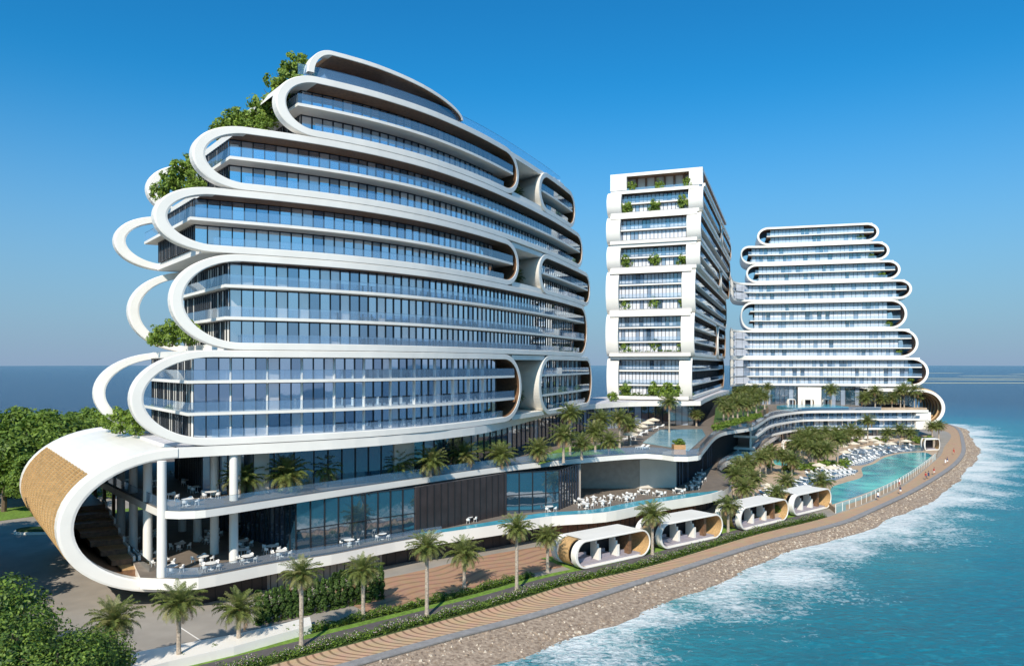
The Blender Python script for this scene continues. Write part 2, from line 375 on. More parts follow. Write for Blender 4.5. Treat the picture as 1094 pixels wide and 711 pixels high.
def lobed_tower(root, sp, N, D, lobes, fr=1.1, recess0=2.0, bw=3.9, npn=3, glass=(2, 6, 3), gm=None):
    bays = []
    for lb in lobes:
        def pos(s, t, z, lb=lb): p = sp(s); tt = t + lb.get('off', 0) * (1 - t / D); return (p[0] + N[0] * tt, p[1] + N[1] * tt, z + H)
        recess = lb.get('rec', recess0); zb, zt, ns = lb['z']; floors = (zt - zb) / ns
        bal = lb.get('bal', True)
        for li, (s0, s1, aL, aR, so, go) in enumerate(lb['loops']):
            thL, thR = lb.get('thL', 1.5), lb.get('thR', .8)
            ol = outline(s0, s1, zb + .42, zt - .42, aL, aR, .8, thL, thR)
            m_ = MB(); inner = {'T': 1, 'R': 1, 'L': 1 if li else lb.get('inL', 0)}
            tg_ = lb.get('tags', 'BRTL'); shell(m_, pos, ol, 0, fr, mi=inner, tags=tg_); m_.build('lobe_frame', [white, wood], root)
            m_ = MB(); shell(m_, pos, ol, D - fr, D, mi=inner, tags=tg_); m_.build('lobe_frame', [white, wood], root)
            full = lb.get('full', 'R') + ('L' if li else '')
            for tg1 in full:
                m_ = MB(); shell(m_, pos, ol, fr, D - fr, tags=tg1, mi={'R': 1, 'L': 1 if (li or lb.get('inL')) else 0}, caps=False); m_.build('end_shell', [white, wood], root)
            m_ = MB()
            if lb.get('topshell'): shell(m_, pos, ol, fr, D - fr, tags='L', caps=False, rng=lambda p, q: q[1] > (zb + zt) / 2 + .5)
            if m_.f: m_.build('end_shell', [white, wood], root)
            if lb.get('nearend'):
                dL, dR = lb['nearend']; m_ = MB()
                zc = (zb + zt) / 2; hz = (zt - zb) / 2
                shell(m_, pos, ol, fr, dR, tags='L'); m_.build('end_shell', [white, wood], root); m_ = MB(); shell(m_, pos, ol, D - dL, D - fr, tags='L'); m_.build('end_shell', [white, wood], root)
                top = lb.get('toplip', .75)
                m_ = MB(); shell(m_, pos, ol, dR, D - dL, tags='L', rng=lambda p, q: min(p[1], q[1]) > zt - top); m_.build('end_lip', [white, wood], root)
                m_ = MB(); shell(m_, pos, ol, dR, D - dL, tags='L', rng=lambda p, q: max(p[1], q[1]) < zb + .95); m_.build('end_lip', [white, wood], root)
            d0, d1 = s0 + aL * lb.get('deckL', .8), s1 - aR * .45
            m_ = MB(); slab(m_, pos, d0, d1, fr, D - fr, zb + H + .03, zb + .8 + H, 1, 0, 0); m_.build('floor_deck', [white, greyterrM], root)
            m_ = MB(); slab(m_, pos, d0, d1, fr, D - fr, zt - .8 + H, zt - .03 + H, 1, 0, 2); m_.build('roof_deck', [white, greyterrM, wood], root)
            g0 = s0 + go; g1 = s1 - max(1.5, aR * 1.15) if full.find('R') >= 0 or not lb.get('openR') else s1 - lb['openR']
            sl0 = s0 + so
            for k in range(ns):
                z0 = zb + floors * k + (.8 if k == 0 else .17); z1 = zb + floors * (k + 1) - (.8 if k == ns - 1 else .17)
                runbays(bays, pos, g0, g1, recess, z0 + H, z1 + H, bw, npn, glass, dict(fin=lb.get('fin', .9)))
                kk = 5
                e = [pos(g0, recess + (D - 2 * recess) * i / kk, 0)[:2] for i in range(kk + 1)]
                for a, b in zip(e, e[1:]): bays.append((b, a, z0 + H, z1 + H, 4, lb.get('eg', glass), None, .6))
                e2 = [pos(g1, t_, 0)[:2] for t_ in (recess, D - recess)]
                bays.append((e2[0], e2[1], z0 + H, z1 + H, 6, (1, 0, 0), None, .2))
                e3 = [pos(x, D - recess, 0)[:2] for x in (g0, (g0 + g1) / 2, g1)]
                for a, b in zip(e3, e3[1:]): bays.append((b, a, z0 + H, z1 + H, 8, glass, None, .1))
                if k:
                    zs = zb + floors * k; m_ = MB(); sr = s1 - aR * (.35 if k < ns else .5)
                    slab(m_, pos, sl0, sr, .15, D - .3, zs - .17 + H, zs + .17 + H, 0, 0, 1)
                    m_.build('floor_slab', [white, offwhite], root)
                    if bal:
                        pts = [pos(sl0 + .05, D - .4, 0)[:2]] + slabpoly(pos, sl0 + .05, sr, .2, 1)[0] if so else slabpoly(pos, sl0 + .05, sr, .2, 1)[0]
                        balus(pts, zs + .17 + H, 1.1, 'balustrade', root)
                elif bal:
                    balus(slabpoly(pos, s0 + aL, s1 - aR, .5, 1)[0], zb + .82 + H, .95, 'balustrade', root)
    glaze(root, bays, 100, gm or GM)

# ================================================================== TOWER A (near, left)
NA = (-.62, .785); DA = 22.0
spA = Spine([(-46, 75.3), (-40, 79), (-33.5, 82.8), (-27, 86.2), (-21, 90), (-15.4, 94.8), (-9.4, 102), (-2.4, 114), (6.2, 133), (12.2, 149), (17.5, 165)])
def A(px): return spA.at(px)
rootA = empty('hotel_tower', (-10, 120, H - 9), 'large near hotel tower of stacked white curling lobes above the restaurants at left', 'hotel', 'lobed hotel towers', True)
LA = [
 dict(z=(-9.0, 1.6, 3), loops=[(A(146), A(556), 7.6, 6, 5, 6), (A(577), A(632), 5, 5, 0, 2.2)], thL=1.3, fin=.22, rec=1.7, eg=(3, 2, 1, 5)),
 dict(z=(1.6, 12.4, 3), loops=[(A(189), A(627), 6.8, 6, 5, 6)], thL=1.3, fin=0, rec=1.9, eg=(3, 2, 1, 4)),
 dict(z=(12.4, 19.6, 2), loops=[(A(171), A(553), 5.5, 4.5, 3, 4.2), (A(577), A(630), 4, 4, 0, 2)], thL=1.35, fin=0, rec=3.0),
 dict(z=(19.6, 26.8, 2), loops=[(A(212), A(622), 5, 4.5, 3.3, 4.1)], thL=1.35, fin=0, rec=3.0),
 dict(z=(26.8, 34.0, 2), loops=[(A(300), A(553), 4.2, 4.5, 2, 3.6), (A(577), A(614), 4, 4, 0, 2)], thL=1.2, topshell=True, fin=0, rec=3.2),
]
lobed_tower(rootA, spA, NA, DA, LA, gm=GMA)
posA = lambda s, t, z: (spA(s)[0] + NA[0] * t, spA(s)[1] + NA[1] * t, z + H)
# roof storey: long canopy that sinks into the roof towards the right, and roof balustrade
ol = outline(A(332), A(494), 31.6, 37.2, 2.6, 20, .55, .8, .4)
m_ = MB(); shell(m_, posA, ol, 0, 1.2, mi={'T': 1, 'R': 1}, tags='TLR', rng=lambda p, q: p[5] == 'T' or min(p[1], q[1]) > 34.3); m_.build('roof_canopy', [white, wood], rootA)
m_ = MB(); shell(m_, posA, ol, 1.2, 9, mi={'T': 1, 'R': 1}, tags='TR', caps=False, rng=lambda p, q: p[5] == 'T' or min(p[1], q[1]) > 34.3); m_.build('roof_canopy', [white, wood], rootA)
m_ = MB(); slab(m_, posA, A(362), A(425), 4, 14, 34.1 + H, 36.9 + H, 0, 0, 0); m_.build('penthouse_wall', [g_mid], rootA)
balus(slabpoly(posA, A(320), A(600), .4, 1)[0], 34.0 + H, 1.25, 'balustrade', rootA)
m_ = MB(); slab(m_, posA, A(596), A(606), 1, 6, 34.0 + H, 34.9 + H, 0, 0, 0); m_.build('roof_canopy', [white], rootA)
# stair cores filling the gaps behind the planted breaks
for zb, zt in ((-9, 1.6), (12.4, 19.6), (26.8, 34)):
    m_ = MB(); slab(m_, posA, A(553), A(579), 9, DA - 1, zb + H, zt + H - .1, 0, 0, 1); m_.build('core_wall', [offwhite, wood], rootA)
    m_ = MB(); slab(m_, posA, A(548), A(583), .3, DA - 1, zt - .85 + H, zt - .1 + H, 0, 0, 0); slab(m_, posA, A(548), A(583), .3, DA - 1, zb + H + .1, zb + .85 + H, 0, 0, 0); m_.build('core_slab', [white], rootA)

# ================================================================== TOWER B (middle)
dB = (.345, .939); NB = (-.937, .349); DB = 23.8; R0 = (47.4, 185.0)
spB = Spine([(R0[0] + dB[0] * k, R0[1] + dB[1] * k) for k in (0, 30, 60, 92)], 3)
rootB = empty('hotel_tower', (55, 210, H - 9), 'narrow middle hotel tower seen end on with planted white framed balconies', 'hotel', 'lobed hotel towers', True)
LB = []
lev = [(-8.8, 2.0, 3, 1.2), (2.0, 12.8, 3, .9), (12.8, 23.6, 3, 0.8), (23.6, 30.3, 2, .3), (30.3, 37.5, 2, .2), (37.5, 43.9, 2, 0)]
extl = [0, 1.2, 1.0, .2, .6, 0]
for i, (a, b, n, off) in enumerate(lev):
    full_ = [(-2.6 - extl[i], 98, 2.2, 5, 1.3, 2.3)]
    if i in (1, 3, 5): full_ = [(-2.6 - extl[i], 62 - i * 2, 2.2, 5, 1.3, 2.3), (67 - i * 2, 96, 4, 4, 0, 2)]
    LB.append(dict(z=(a, b, n), loops=full_, thL=.9, thR=.7, off=off * 2.2, nearend=(3.6 - off * .3, 3.4), deckL=.15, fin=0))
def lobedB():
    lobed_tower(rootB, spB, NB, DB, LB, fr=.9, recess0=1.8, bw=4.4, npn=3, glass=(1, 2, 9))
lobedB()
posB = lambda s, t, z: (spB(s)[0] + NB[0] * t, spB(s)[1] + NB[1] * t, z + H)
m_ = MB(); slab(m_, posB, .0, 78, .3, DB - .3, 48.0 + H, 48.8 + H, 0, 0, 1); m_.build('roof_canopy', [white, wood], rootB)
m_ = MB()
slab(m_, posB, .0, 2.0, .3, 3.6, 44.6 + H, 48.0 + H, 0, 0, 0); m_.build('end_shell', [white], rootB); m_ = MB(); slab(m_, posB, .0, 2.0, DB - 4.5, DB - .3, 44.6 + H, 48.0 + H, 0, 0, 0)
m_.build('end_shell', [white], rootB)
m_ = MB(); slab(m_, posB, 3.5, 76, 2, DB - 2, 43.9 + H, 48.0 + H, 0, 0, 0); m_.build('penthouse_wall', [offwhite], rootB)
m_ = MB()
for k in range(6): slab(m_, posB, 3.0, 3.5, 5 + k * 2.4, 5.5 + k * 2.4, 44 + H, 48 + H, 0, 0, 0)
m_.build('screen', [wood], rootB)
balus([posB(.3, t, 0)[:2] for t in (.5, 8, 16, DB - .5)], 43.95 + H, 1.1, 'balustrade', rootB)
m_ = MB(); slab(m_, posB, -.6, 85, -.4, 0.28, 43.9 + H, 44.6 + H, 0, 0, 0); m_.build('roof_deck', [white], rootB)

# ================================================================== TOWER C (far right)
NC = (.27, .963); DC = 20.0
spC = Spine([(80, 272), (83, 280), (88, 286.5), (98, 287.2), (117.4, 282), (150, 272.8), (178, 265)], 1.5)
def Cx(px): return spC.at(px)
rootC = empty('hotel_tower', (120, 290, H - 9), 'far hotel tower at right with nine stepped white lobes facing the lagoon pool', 'hotel', 'lobed hotel towers', True)
yz = lambda y: (389 - y) * 282 / 800
LC = []
for y0, y1, n, l, r, aL in ((412, 382, 3, 779, 991, 1), (382, 352, 3, 779, 980, 1), (352, 321, 3, 792, 968, 5), (321, 300.5, 2, 779, 973, 1), (300.5, 280, 2, 798, 961, 4), (280, 260, 2, 792, 949, 4), (260, 240, 2, 810, 938, 4)):
    LC.append(dict(z=(yz(y0), yz(y1), n), tags='BRTL' if aL > 1 else 'BRT', loops=[(Cx(l) if aL > 1 else -12, Cx(r), aL, 5.2 if n == 3 else 3.9, aL * .8, aL * 1.1 + .4)], thL=.8, thR=.9, full='RL' if aL > 1 else 'R', inL=1, fin=.2, deckL=1))
lobed_tower(rootC, spC, NC, DC, LC, fr=.8, recess0=1.8, bw=4.2, npn=3, glass=(1, 2, 10))

# ================================================================== SHARED PODIUM
RT = -9.0
rootP = empty('podium_building', (-5, 120, H - 26), 'long glazed restaurant podium with timber lattice scroll end and white terraces', 'restaurant building', None, True)
# roof slab
roofF = [spA(A(p)) for p in (188, 230, 280, 330, 380, 430, 480, 520)] + [(1.2, 127), (7.5, 147), (15, 165), (28, 180), (46.5, 184.5)]
roofF = smooth(roofF, 2.5) + [(51, 198), (62, 228), (76, 262)]
back = [(64, 272), (30, 215), (-14, 150), (-30, 125)]
endb = posA(A(188), 36, 0)[:2]
m_ = MB(); m_.prism(roofF + back + [endb], H - 10.15, H - 9.03, 1, 0, 2); m_.build('podium_roof', [white, greyterrM, offwhite], rootP)
# ---- scroll end: two white hoops and the lattice shell between
DP = 36.0
olP = outline(A(70), A(188) + .9, -23.9, -9.59, 10.5, .9, 1.12, 1.5, .8)
def posP(s, t, z): return posA(s, t - .03, z)
for t0, t1 in ((0, 1.6), (DP - 1.4, DP)):
    m_ = MB(); shell(m_, posP, olP, t0, t1, tags='TL'); 
    m_.build('scroll_hoop', [white], rootP)
def rngTop(p, q): return q[1] > -12.4
def rngLow(p, q): return not rngTop(p, q)
olS = [(s, z, a, b, th * .55, tg) for s, z, a, b, th, tg in olP]
m_ = MB(); shell(m_, posP, olS, 1.6, DP - 1.4, tags='TL', caps=False, rng=lambda p, q: p[5] == 'T' or rngTop(p, q)); m_.build('scroll_top', [white], rootP)
m_ = MB(); shell(m_, posP, olS, 1.6, DP - 1.4, tags='L', mo=0, mi={'L': 1}, caps=False, rng=rngLow); m_.build('scroll_shell', [golddk, wood], rootP)
m_ = MB()
ii = [i for i in range(len(olS)) if olS[i][5] == 'L' and not rngTop(olS[i], olS[(i + 1) % len(olS)])]
for i in ii:
    p, q = olS[i], olS[(i + 1) % len(olS)]
    def pt(u, h, t): return posP(u[0] + u[2] * (u[4] / 2 + h), t, u[1] + u[3] * (u[4] / 2 + h))
    for k in range(15):                               # ribs that run round the scroll
        t = 2.4 + k * (DP - 5.0) / 14
        m_.add([pt(p, .38, t), pt(q, .38, t), pt(q, .38, t + .22), pt(p, .38, t + .22)], 0)
        for tt in (t, t + .22): m_.add([pt(p, 0, tt), pt(q, 0, tt), pt(q, .38, tt), pt(p, .38, tt)], 0)
    for f in (0, .333, .667):                                # sloping blades between the ribs
        u = tuple(p[j] + (q[j] - p[j]) * f if j < 5 else p[5] for j in range(6)); v = tuple(p[j] + (q[j] - p[j]) * (f + .22) if j < 5 else p[5] for j in range(6))
        m_.add([pt(u, .0, 1.7), pt(v, .34, 1.7), pt(v, .34, DP - 1.5), pt(u, .0, DP - 1.5)], 0)
        m_.add([pt(v, .34, 1.7), pt(v, .02, 1.7), pt(v, .02, DP - 1.5), pt(v, .34, DP - 1.5)], 0)
m_.build('lattice', [gold], rootP)
# ---- mid terrace slab
midF = [P(104, 514, -15.6), P(140, 532, -15.6), P(165, 544, -15.6), P(178, 548, -15.6), P(208, 548, -15.6), P(240, 544, -15.6), P(330, 530, -15.6), P(440, 513.5, -15.6), P(540, 499.5, -15.6), P(620, 491, -15.6), P(690, 486, -15.6), P(720, 489, -15.6), P(746, 488, -15.6), P(752, 481, -15.6), P(770, 463.5, -15.6), P(802, 457.5, -15.6), P(814, 451, -15.6), P(824, 445, -15.6), P(839, 441.8, -15.6), P(862, 439.4, -15.6), P(900, 438.9, -15.6), P(950, 438.6, -15.6), P(992, 438.4, -15.6)]
midS = smooth(midF, 2.5)
midB = [(150, 292), (84, 300), (60, 272), (22, 215), (-24, 150), (-66, 120)]
m_ = MB(); m_.prism(midS + midB, H - 16.15, H - 15.35, 1, 0, 2); m_.build('terrace_slab', [white, terrM, offwhite], rootP)
balus(offset(midS, -.25)[:-6], H - 15.35, 1.15, 'balustrade', rootP)
# ---- lower terrace slab
zL = -22.3
lowF = [P(113, 583, -23.6), P(150, 638, -24.4), P(180, 634, -23.9), P(212, 629, -23.5), P(296, 612, -23.5), P(354, 603, -23.5), P(440, 585.5, -23.5), P(536, 570.5, -23.5), P(589, 561.5, -23.5), P(647, 557, -23.5), P(696, 547, -23.5), P(750, 538, -23.5), P(771, 532, -23.5), P(781, 524, -23.5)]
lowF2 = [P(779, 513, -22.5), P(768, 505, -22.5), P(777, 493, -22.5), P(808, 487, -22.5), P(816, 475, -22.5), P(832, 464, -22.5)]
lowS = smooth(lowF[1:] + lowF2, 2.0)
lowB = [(95, 262), (60, 262), (22, 215), (-24, 150), (-60, 112)]
m_ = MB(); m_.prism(lowS + lowB, H - 23.5, H + zL, 1, 0, 2); m_.build('terrace_slab', [white, terrM, offwhite], rootP)
k0 = len(lowS)
ch = [p for p in lowS if p[1] < 132.5]
chi = [i for i, p in enumerate(ch) if p[0] > -12]
balus(offset(ch, -.35)[1:chi[0] + 2], H + zL, 1.0, 'balustrade', rootP)
m_ = MB(); edge = ch[chi[0]:]; n = len(edge)
wd = [max(.15, min(3.0, 1.9 + i * .12, .6 + (n - 1 - i) * .9)) for i in range(n)]
o1 = offset(edge, -.35); o2 = [offset(edge, -.35 - wd[i])[i] for i in range(n)]
for i in range(n - 1): m_.add([(*o1[i], H + zL + .08), (*o1[i + 1], H + zL + .08), (*o2[i + 1], H + zL + .08), (*o2[i], H + zL + .08)], 0)
m_.build('water_channel', [chanM], rootP)
m_ = MB()
for i in range(n - 1): m_.seg(edge[i], edge[i + 1], H - 23.5, H + zL + .22, .35, 0)
m_.build('channel_rim', [white], rootP)
balus(offset([p for p in lowS if p[1] > 143], -.3), H + zL, 1.05, 'balustrade', rootP)
m_ = MB(); q = [P(776, 491, zL), P(789, 479.5, zL), P(806, 478, zL), P(808, 484, zL), P(795, 489, zL)]; m_.prism(q, H + zL + .02, H + zL + .12); m_.build('plunge_pool', [plungeM], rootP)
# ---- walls under the lower terrace
wl = offset(lowS, -3.2)
def wallrun(pts, z0, z1, m1, name, w=.4, panels=0):
    m_ = MB()
    for a, b in zip(pts, pts[1:]):
        m_.seg(a, b, z0, z1, w, 0)
        if panels:
            L = math.dist(a, b); k = max(1, int(L / panels))
            for i in range(k):
                t = (i + .5) / k; p = (a[0] + (b[0] - a[0]) * t, a[1] + (b[1] - a[1]) * t); d = ((b[0] - a[0]) / L, (b[1] - a[1]) / L)
                m_.seg((p[0] - d[0] * .04 + d[1] * w / 2, p[1] - d[1] * .04 - d[0] * w / 2), (p[0] + d[0] * .04 + d[1] * w / 2, p[1] + d[1] * .04 - d[0] * w / 2), z0, z1 - .01, .08, 1)
    return m_.build(name, [m1, mull], rootP)
sA = [p for p in wl if p[0] < -27.0 and p[1] < 100]; sB_ = [p for p in wl if -29.5 <= p[0] < -15.5 and p[1] < 110]; sC_ = [p for p in wl if -17.8 <= p[0] < 5 and p[1] < 120]; sD_ = [p for p in wl if 3 <= p[0] < 40 and p[1] < 131]; sE_ = [p for p in wl if p[1] >= 129]
wallrun(sA, H - 26, H - 23.5, darkwall, 'base_wall', panels=1.2); wallrun(sB_, H - 26, H - 23.5, beige, 'base_wall', panels=.8)
wallrun(sC_, H - 26, H - 23.5, darkwall, 'base_wall', panels=1.2); wallrun(sD_, H - 26, H - 23.5, brick, 'base_wall', panels=1.0); wallrun(sE_, H - 26, H - 23.5, darkwall, 'base_wall', panels=1.2)
# ---- glazing of the two restaurant storeys
GP = [g_pod, g_mid, g_dark, mull, white]
bays = []
def gwall(a, b, z0, z1, bw, n, gl=(6, 1, 3), kw=None):
    L = math.dist(a, b); k = max(1, round(L / bw))
    for i in range(k):
        u, v = i / k, (i + 1) / k
        bays.append(((a[0] + (b[0] - a[0]) * u, a[1] + (b[1] - a[1]) * u), (a[0] + (b[0] - a[0]) * v, a[1] + (b[1] - a[1]) * v), z0, z1, n, gl, kw))
c0 = P(316, 591, zL); c1 = P(443, 570, zL); c2 = P(540, 549, zL); c3 = P(597, 544.5, zL); c4 = P(619, 535, zL)
z0, z1 = H + zL, H - 16.15
tr = dict(trans=[H - 19.6])
gwall((c0[0] - 14, c0[1] + 13), c0, z0, z1, 4.5, 4, (6, 0, 3)); gwall(c0, c1, z0, z1, 5, 3, (8, 0, 1), tr); gwall(c2, c3, z0, z1, 4.4, 2, (8, 0, 1), tr); gwall(c3, c4, z0, z1, 3.6, 4, (3, 0, 3))
w1, w2, w3 = P(620, 521, zL), P(683, 521, zL), P(722, 520, zL)
m_ = MB(); L = math.dist(c1, c2); d = ((c2[0] - c1[0]) / L, (c2[1] - c1[1]) / L)
m_.seg(c1, c2, z0, z1, .5, 0)
for k in range(14):
    p = (c1[0] + d[0] * (k + .5) * L / 14, c1[1] + d[1] * (k + .5) * L / 14); m_.seg((p[0] + d[1] * .25, p[1] - d[0] * .25), (p[0] + d[1] * .33 + d[0] * .05, p[1] - d[0] * .33), z0, z1, .06, 1)
m_.build('cladding_wall', [darkwall, mull], rootP)
m_ = MB(); m_.seg(c4, w1, z0, z1, .4, 0); m_.seg(w1, w2, z0, z1, .4, 0); m_.seg(w2, w3, z0, z1, .5, 1); m_.build('loggia_wall', [beige, offwhite], rootP)
w4 = P(747, 492, -16.15); w4 = (w4[0] - .5, w4[1] + 1.0)
e1, e2 = (33.2, 142), (44.5, 166)
gwall(w3, e1, z0, z1, 3.5, 4, (4, 1, 1)); gwall(e1, e2, z0, z1, 4.5, 4, (4, 1, 1)); gwall(e2, (52, 182), z0, z1, 5, 4, (1, 0, 0)); gwall((52, 182), (61, 202), z0, z1, 5, 4, (1, 0, 0))
# upper restaurant storey (between terrace and roof)
z0, z1 = H - 15.35, H - 10.15
def sA_t(px, t): return posA(A(px), t, 0)[:2]
u0 = sA_t(236, 7); u1 = sA_t(284, 4.0)
ug = [sA_t(p, 4.0) for p in (284, 350, 437)]
gwall((u0[0] - 9, u0[1] + 13), u0, z0, z1, 4.5, 4, (5, 0, 3)); gwall(u0, u1, z0, z1, 4, 3, (3, 4, 1))
gwall(ug[0], ug[1], z0, z1, 5, 3, (6, 0, 1)); gwall(ug[1], ug[2], z0, z1, 5, 3, (6, 0, 1))
v = [sA_t(458, 4.0), sA_t(520, 4.0), sA_t(560, 4.5), (12.2, 160), (20, 178), (40, 190)]
for a, b in zip(v, v[1:]): gwall(a, b, z0, z1, 4.4, 2, (6, 3, 2))
m_ = MB(); m_.seg(ug[2], v[0], z0, z1, .5, 0); m_.build('pier', [offwhite], rootP); m_ = MB(); m_.seg(u1, (u1[0] + 1.6, u1[1] + 1.3), z0, z1, .5, 0); m_.build('pier', [offwhite], rootP)
for a, b in (((40, 190), (46, 189)), ((46, 189), (52, 203)), ((52, 203), (64, 234)), ((64, 234), (78, 262))): gwall(a, b, z0, z1, 5, 4, (2, 1, 0))
# lobby glazing under tower C
lc = [spC(x) for x in (1, 10, 20, 30, 45, 60, 78)]
for a, b in zip(lc, lc[1:]): gwall((a[0] + .5, a[1] + 1.9), (b[0] + .5, b[1] + 1.9), H - 15.35, H - 8.2, 5, 3, (3, 3, 2))
glaze(rootP, bays, 100, GP)
m_ = MB(); m_.seg((spC(Cx(851))[0], spC(Cx(851))[1] - 1.2), (spC(Cx(876))[0], spC(Cx(876))[1] - 1.2), H - 15.35, H - 8.6, 1.2); m_.build('lobby_wall', [white], rootP)
# ---- columns
cols = [(168, 617), (153, 602.6), (138, 589), (125, 576), (245.5, 601), (225, 592), (207, 578.5), (191, 567.7)]
for px, py in cols:
    x, y = P(px, py, zL)
    m_ = MB(); m_.lathe((x + .25, y + .5, 0), [(.5, H + zL), (.46, H - 10.15)], 20); m_.build('column', [white], rootP)
for px in (262, ):
    m_ = MB(); x, y = sA_t(px, 3.0); m_.lathe((x, y, 0), [(.5, H - 15.35), (.5, H - 10.15)], 16); m_.build('column', [white], rootP)
# ---- timber steps in the scroll and slatted screen behind them
s_in = A(150); 
def posQ(s, t, z): return posA(s, t, z)
for k in range(9):
    ta, tb = 1.3 + k * 2.7, 4.0 + k * 2.7; top = -23.2 + k * .62
    m_ = MB(); slab(m_, posQ, A(70) + 1.4 + max(0, 5.2 - k * .62), s_in + .6, ta, DP - 2, top - .62 + H, top + H, 1, 0, 0); slab(m_, posQ, s_in + .6, s_in + .85, ta, tb, top - 1.2 + H, top + .25 + H, 2, 2, 2); m_.build('step', [wood, woodlt, white], rootP)
m_ = MB()
for k in range(10): slab(m_, posQ, A(70) + 2 + k * 1.15, A(70) + 2.4 + k * 1.15, DP - 3.2, DP - 2.8, -23 + H, -12.2 + H)
m_.build('timber_screen', [wood], rootP)
balus([posA(s_in + 1.0, t, 0)[:2] for t in (.8, 8, 16, 24, 32)], H + zL, 1.1, 'balustrade', rootP)
# ---- terraces of the far wing under tower C: curved balconies
bays = []; wing = [p for p in midS if p[1] > 188 and p[0] > 62]
rootW = empty('terrace_wing', (100, 255, H - 26), 'curved two storey wing with ribbon balconies below the far tower and above the lagoon', 'hotel wing', None, True)
gl = offset(wing, -1.9)
for zz in (-18.55, -21.65):
    m_ = MB(); bk = offset(wing, -9)
    ef = offset(wing, -.1 if zz > -20 else -.8)
    for i in range(len(wing) - 1): m_.prism([ef[i], ef[i + 1], bk[i + 1], bk[i]], H + zz - .3, H + zz + .25)
    m_.build('balcony_slab', [white], rootW)
    balus(offset(wing, -.5 if zz > -20 else -1.2), H + zz + .25, 1.0, 'balustrade', rootW)
for za, zb_ in ((-18.3, -16.15), (-21.4, -18.85), (-26, -21.95)):
    g_ = gl if za > -22 else offset(wing, -5)
    g_ = resample(g_, 24)
    for a, b in zip(g_, g_[1:]):
        bays.append((a, b, H + za, H + zb_, 3, (4, 3, 3) if za > -22 else (5, 2, 0), dict(fin=.5)))
glaze(rootW, bays)
m_ = MB(); a = P(905, 467.5, -24.4); b = P(954, 467.5, -24.4); m_.seg((a[0], a[1] + 1), (b[0], b[1] + 1), H - 24.5, H - 24.0, 5, 0); m_.build('canopy_slab', [white], rootW)
# scroll of the far wing (right end), timber inside
spW = spC; sr = Cx(1010) - 4.2
olW = outline(sr - 26, sr, -21.0, -9.2, 2, 6.5, .8, .8, 1.1)
posW = lambda s, t, z: (spC(s)[0] + NC[0] * (t - 14), spC(s)[1] + NC[1] * (t - 14), z + H)
m_ = MB(); shell(m_, posW, olW, 0, 1.0, tags='RT', mi={'R': 1, 'T': 1}); m_.build('scroll_hoop', [white, woodlt], rootW)
m_ = MB(); shell(m_, posW, olW, 1.0, 30, tags='RT', mi={'R': 1, 'T': 1}, caps=False); m_.build('scroll_shell', [white, wood], rootW)
m_ = MB()
for k in range(6): shell(m_, posW, [(s, z, a, b, th + .9, tg) for s, z, a, b, th, tg in olW], 3 + k * 4, 3.5 + k * 4, tags='R', mi={'R': 0})
m_.build('timber_rib', [woodlt], rootW)
m_ = MB(); q = P(992, 438.4, -15.6); m_.prism([(q[0] - 4, q[1] + .3), (q[0] + 1, q[1] + .3), (q[0] + 4, q[1] + 14), (q[0] - 8, q[1] + 20)], H - 21.9, H - 16.2, 0, 0, 0); m_.build('end_wall', [white], rootW)
# pool on the deck of the far wing, sand coloured planter strip along the edge
m_ = MB(); pe = offset([p for p in wing if p[0] < 113 and p[1] > 241], -.6); pe2 = [(p[0], p[1] + 15) for p in pe]
m_.prism(pe + pe2[::-1], H - 15.33, H - 14.2); m_.build('deck_pool', [chanM], rootW)
m_ = MB(); pe = offset([p for p in wing if p[0] > 114], -.8); pe2 = offset([p for p in wing if p[0] > 114], -4)
m_.prism(pe + pe2[::-1], H - 15.33, H - 14.7); m_.build('planter_wall', [sandM], rootW)
# wooden faced planter terrace beside tower B
m_ = MB(); pl = [P(762, 463, -15.3), P(772, 459, -15.3), P(800, 453.5, -15.3), P(812, 447, -15.3), P(821, 441, -15.3), (78, 240), (62, 228), (52, 192)]
m_.prism(pl, H - 15.33, H - 13.1, 1, 0, 0); m_.build('planter_wall', [planterM, leafB], rootP)
# upper terrace pool
m_ = MB(); m_.prism([P(687, 472, -15.2), P(705, 458.6, -15.2), P(750, 458, -15.2), P(754, 465, -15.2), P(736, 481, -15.2), P(712, 476, -15.2)], H - 15.33, H - 15.2); m_.build('terrace_pool', [plungeM], rootP)
m_ = MB(); lw = [P(575, 496, -15.3), P(600, 489, -15.3), P(640, 484.5, -15.3), P(668, 483.5, -15.3), P(655, 474, -15.3), P(600, 478, -15.3), P(582, 486, -15.3)]; m_.prism(lw, H - 15.33, H - 15.25); m_.build('lawn_bed', [grassM], rootP)

# ================================================================== GROUND, SHORE AND SEA
G = -26.0; ZG = H + G
outer = [(-70, 18), (-40, 42.5)] + [P(*q, G) for q in ((440, 694), (584, 655.5), (696, 619.4), (736, 607), (820, 580), (900, 559.5), (931, 547), (988, 519), (1026, 492), (1031, 474), (1020, 455))] + [(186, 345), (150, 380)]
inner = [(-73.5, 21.5), (-43.5, 46.3)] + [P(*q, G) for q in ((440, 671), (543.5, 643.5), (608, 624), (696, 604), (804, 572), (892, 549.5), (960, 522), (1000, 491), (1008, 479), (1009, 460))] + [(158, 330), (135, 362)]
outer = resample(smooth(outer, 1.5), 260); inner = resample(smooth(inner, 1.5), 260)
def strip(name, e1, e2, z, m, parent=None, close=False):
    mb = MB(); L = 0
    for i in range(len(e1) - 1):
        d = math.dist(e1[i], e1[i + 1]); w = math.dist(e1[i], e2[i])
        mb.add([(*e1[i], z), (*e1[i + 1], z), (*e2[i + 1], z), (*e2[i], z)], 0, [(L, 0), (L + d, 0), (L + d, w), (L, w)]); L += d
    return mb
kerb = offset(outer, -1.1)
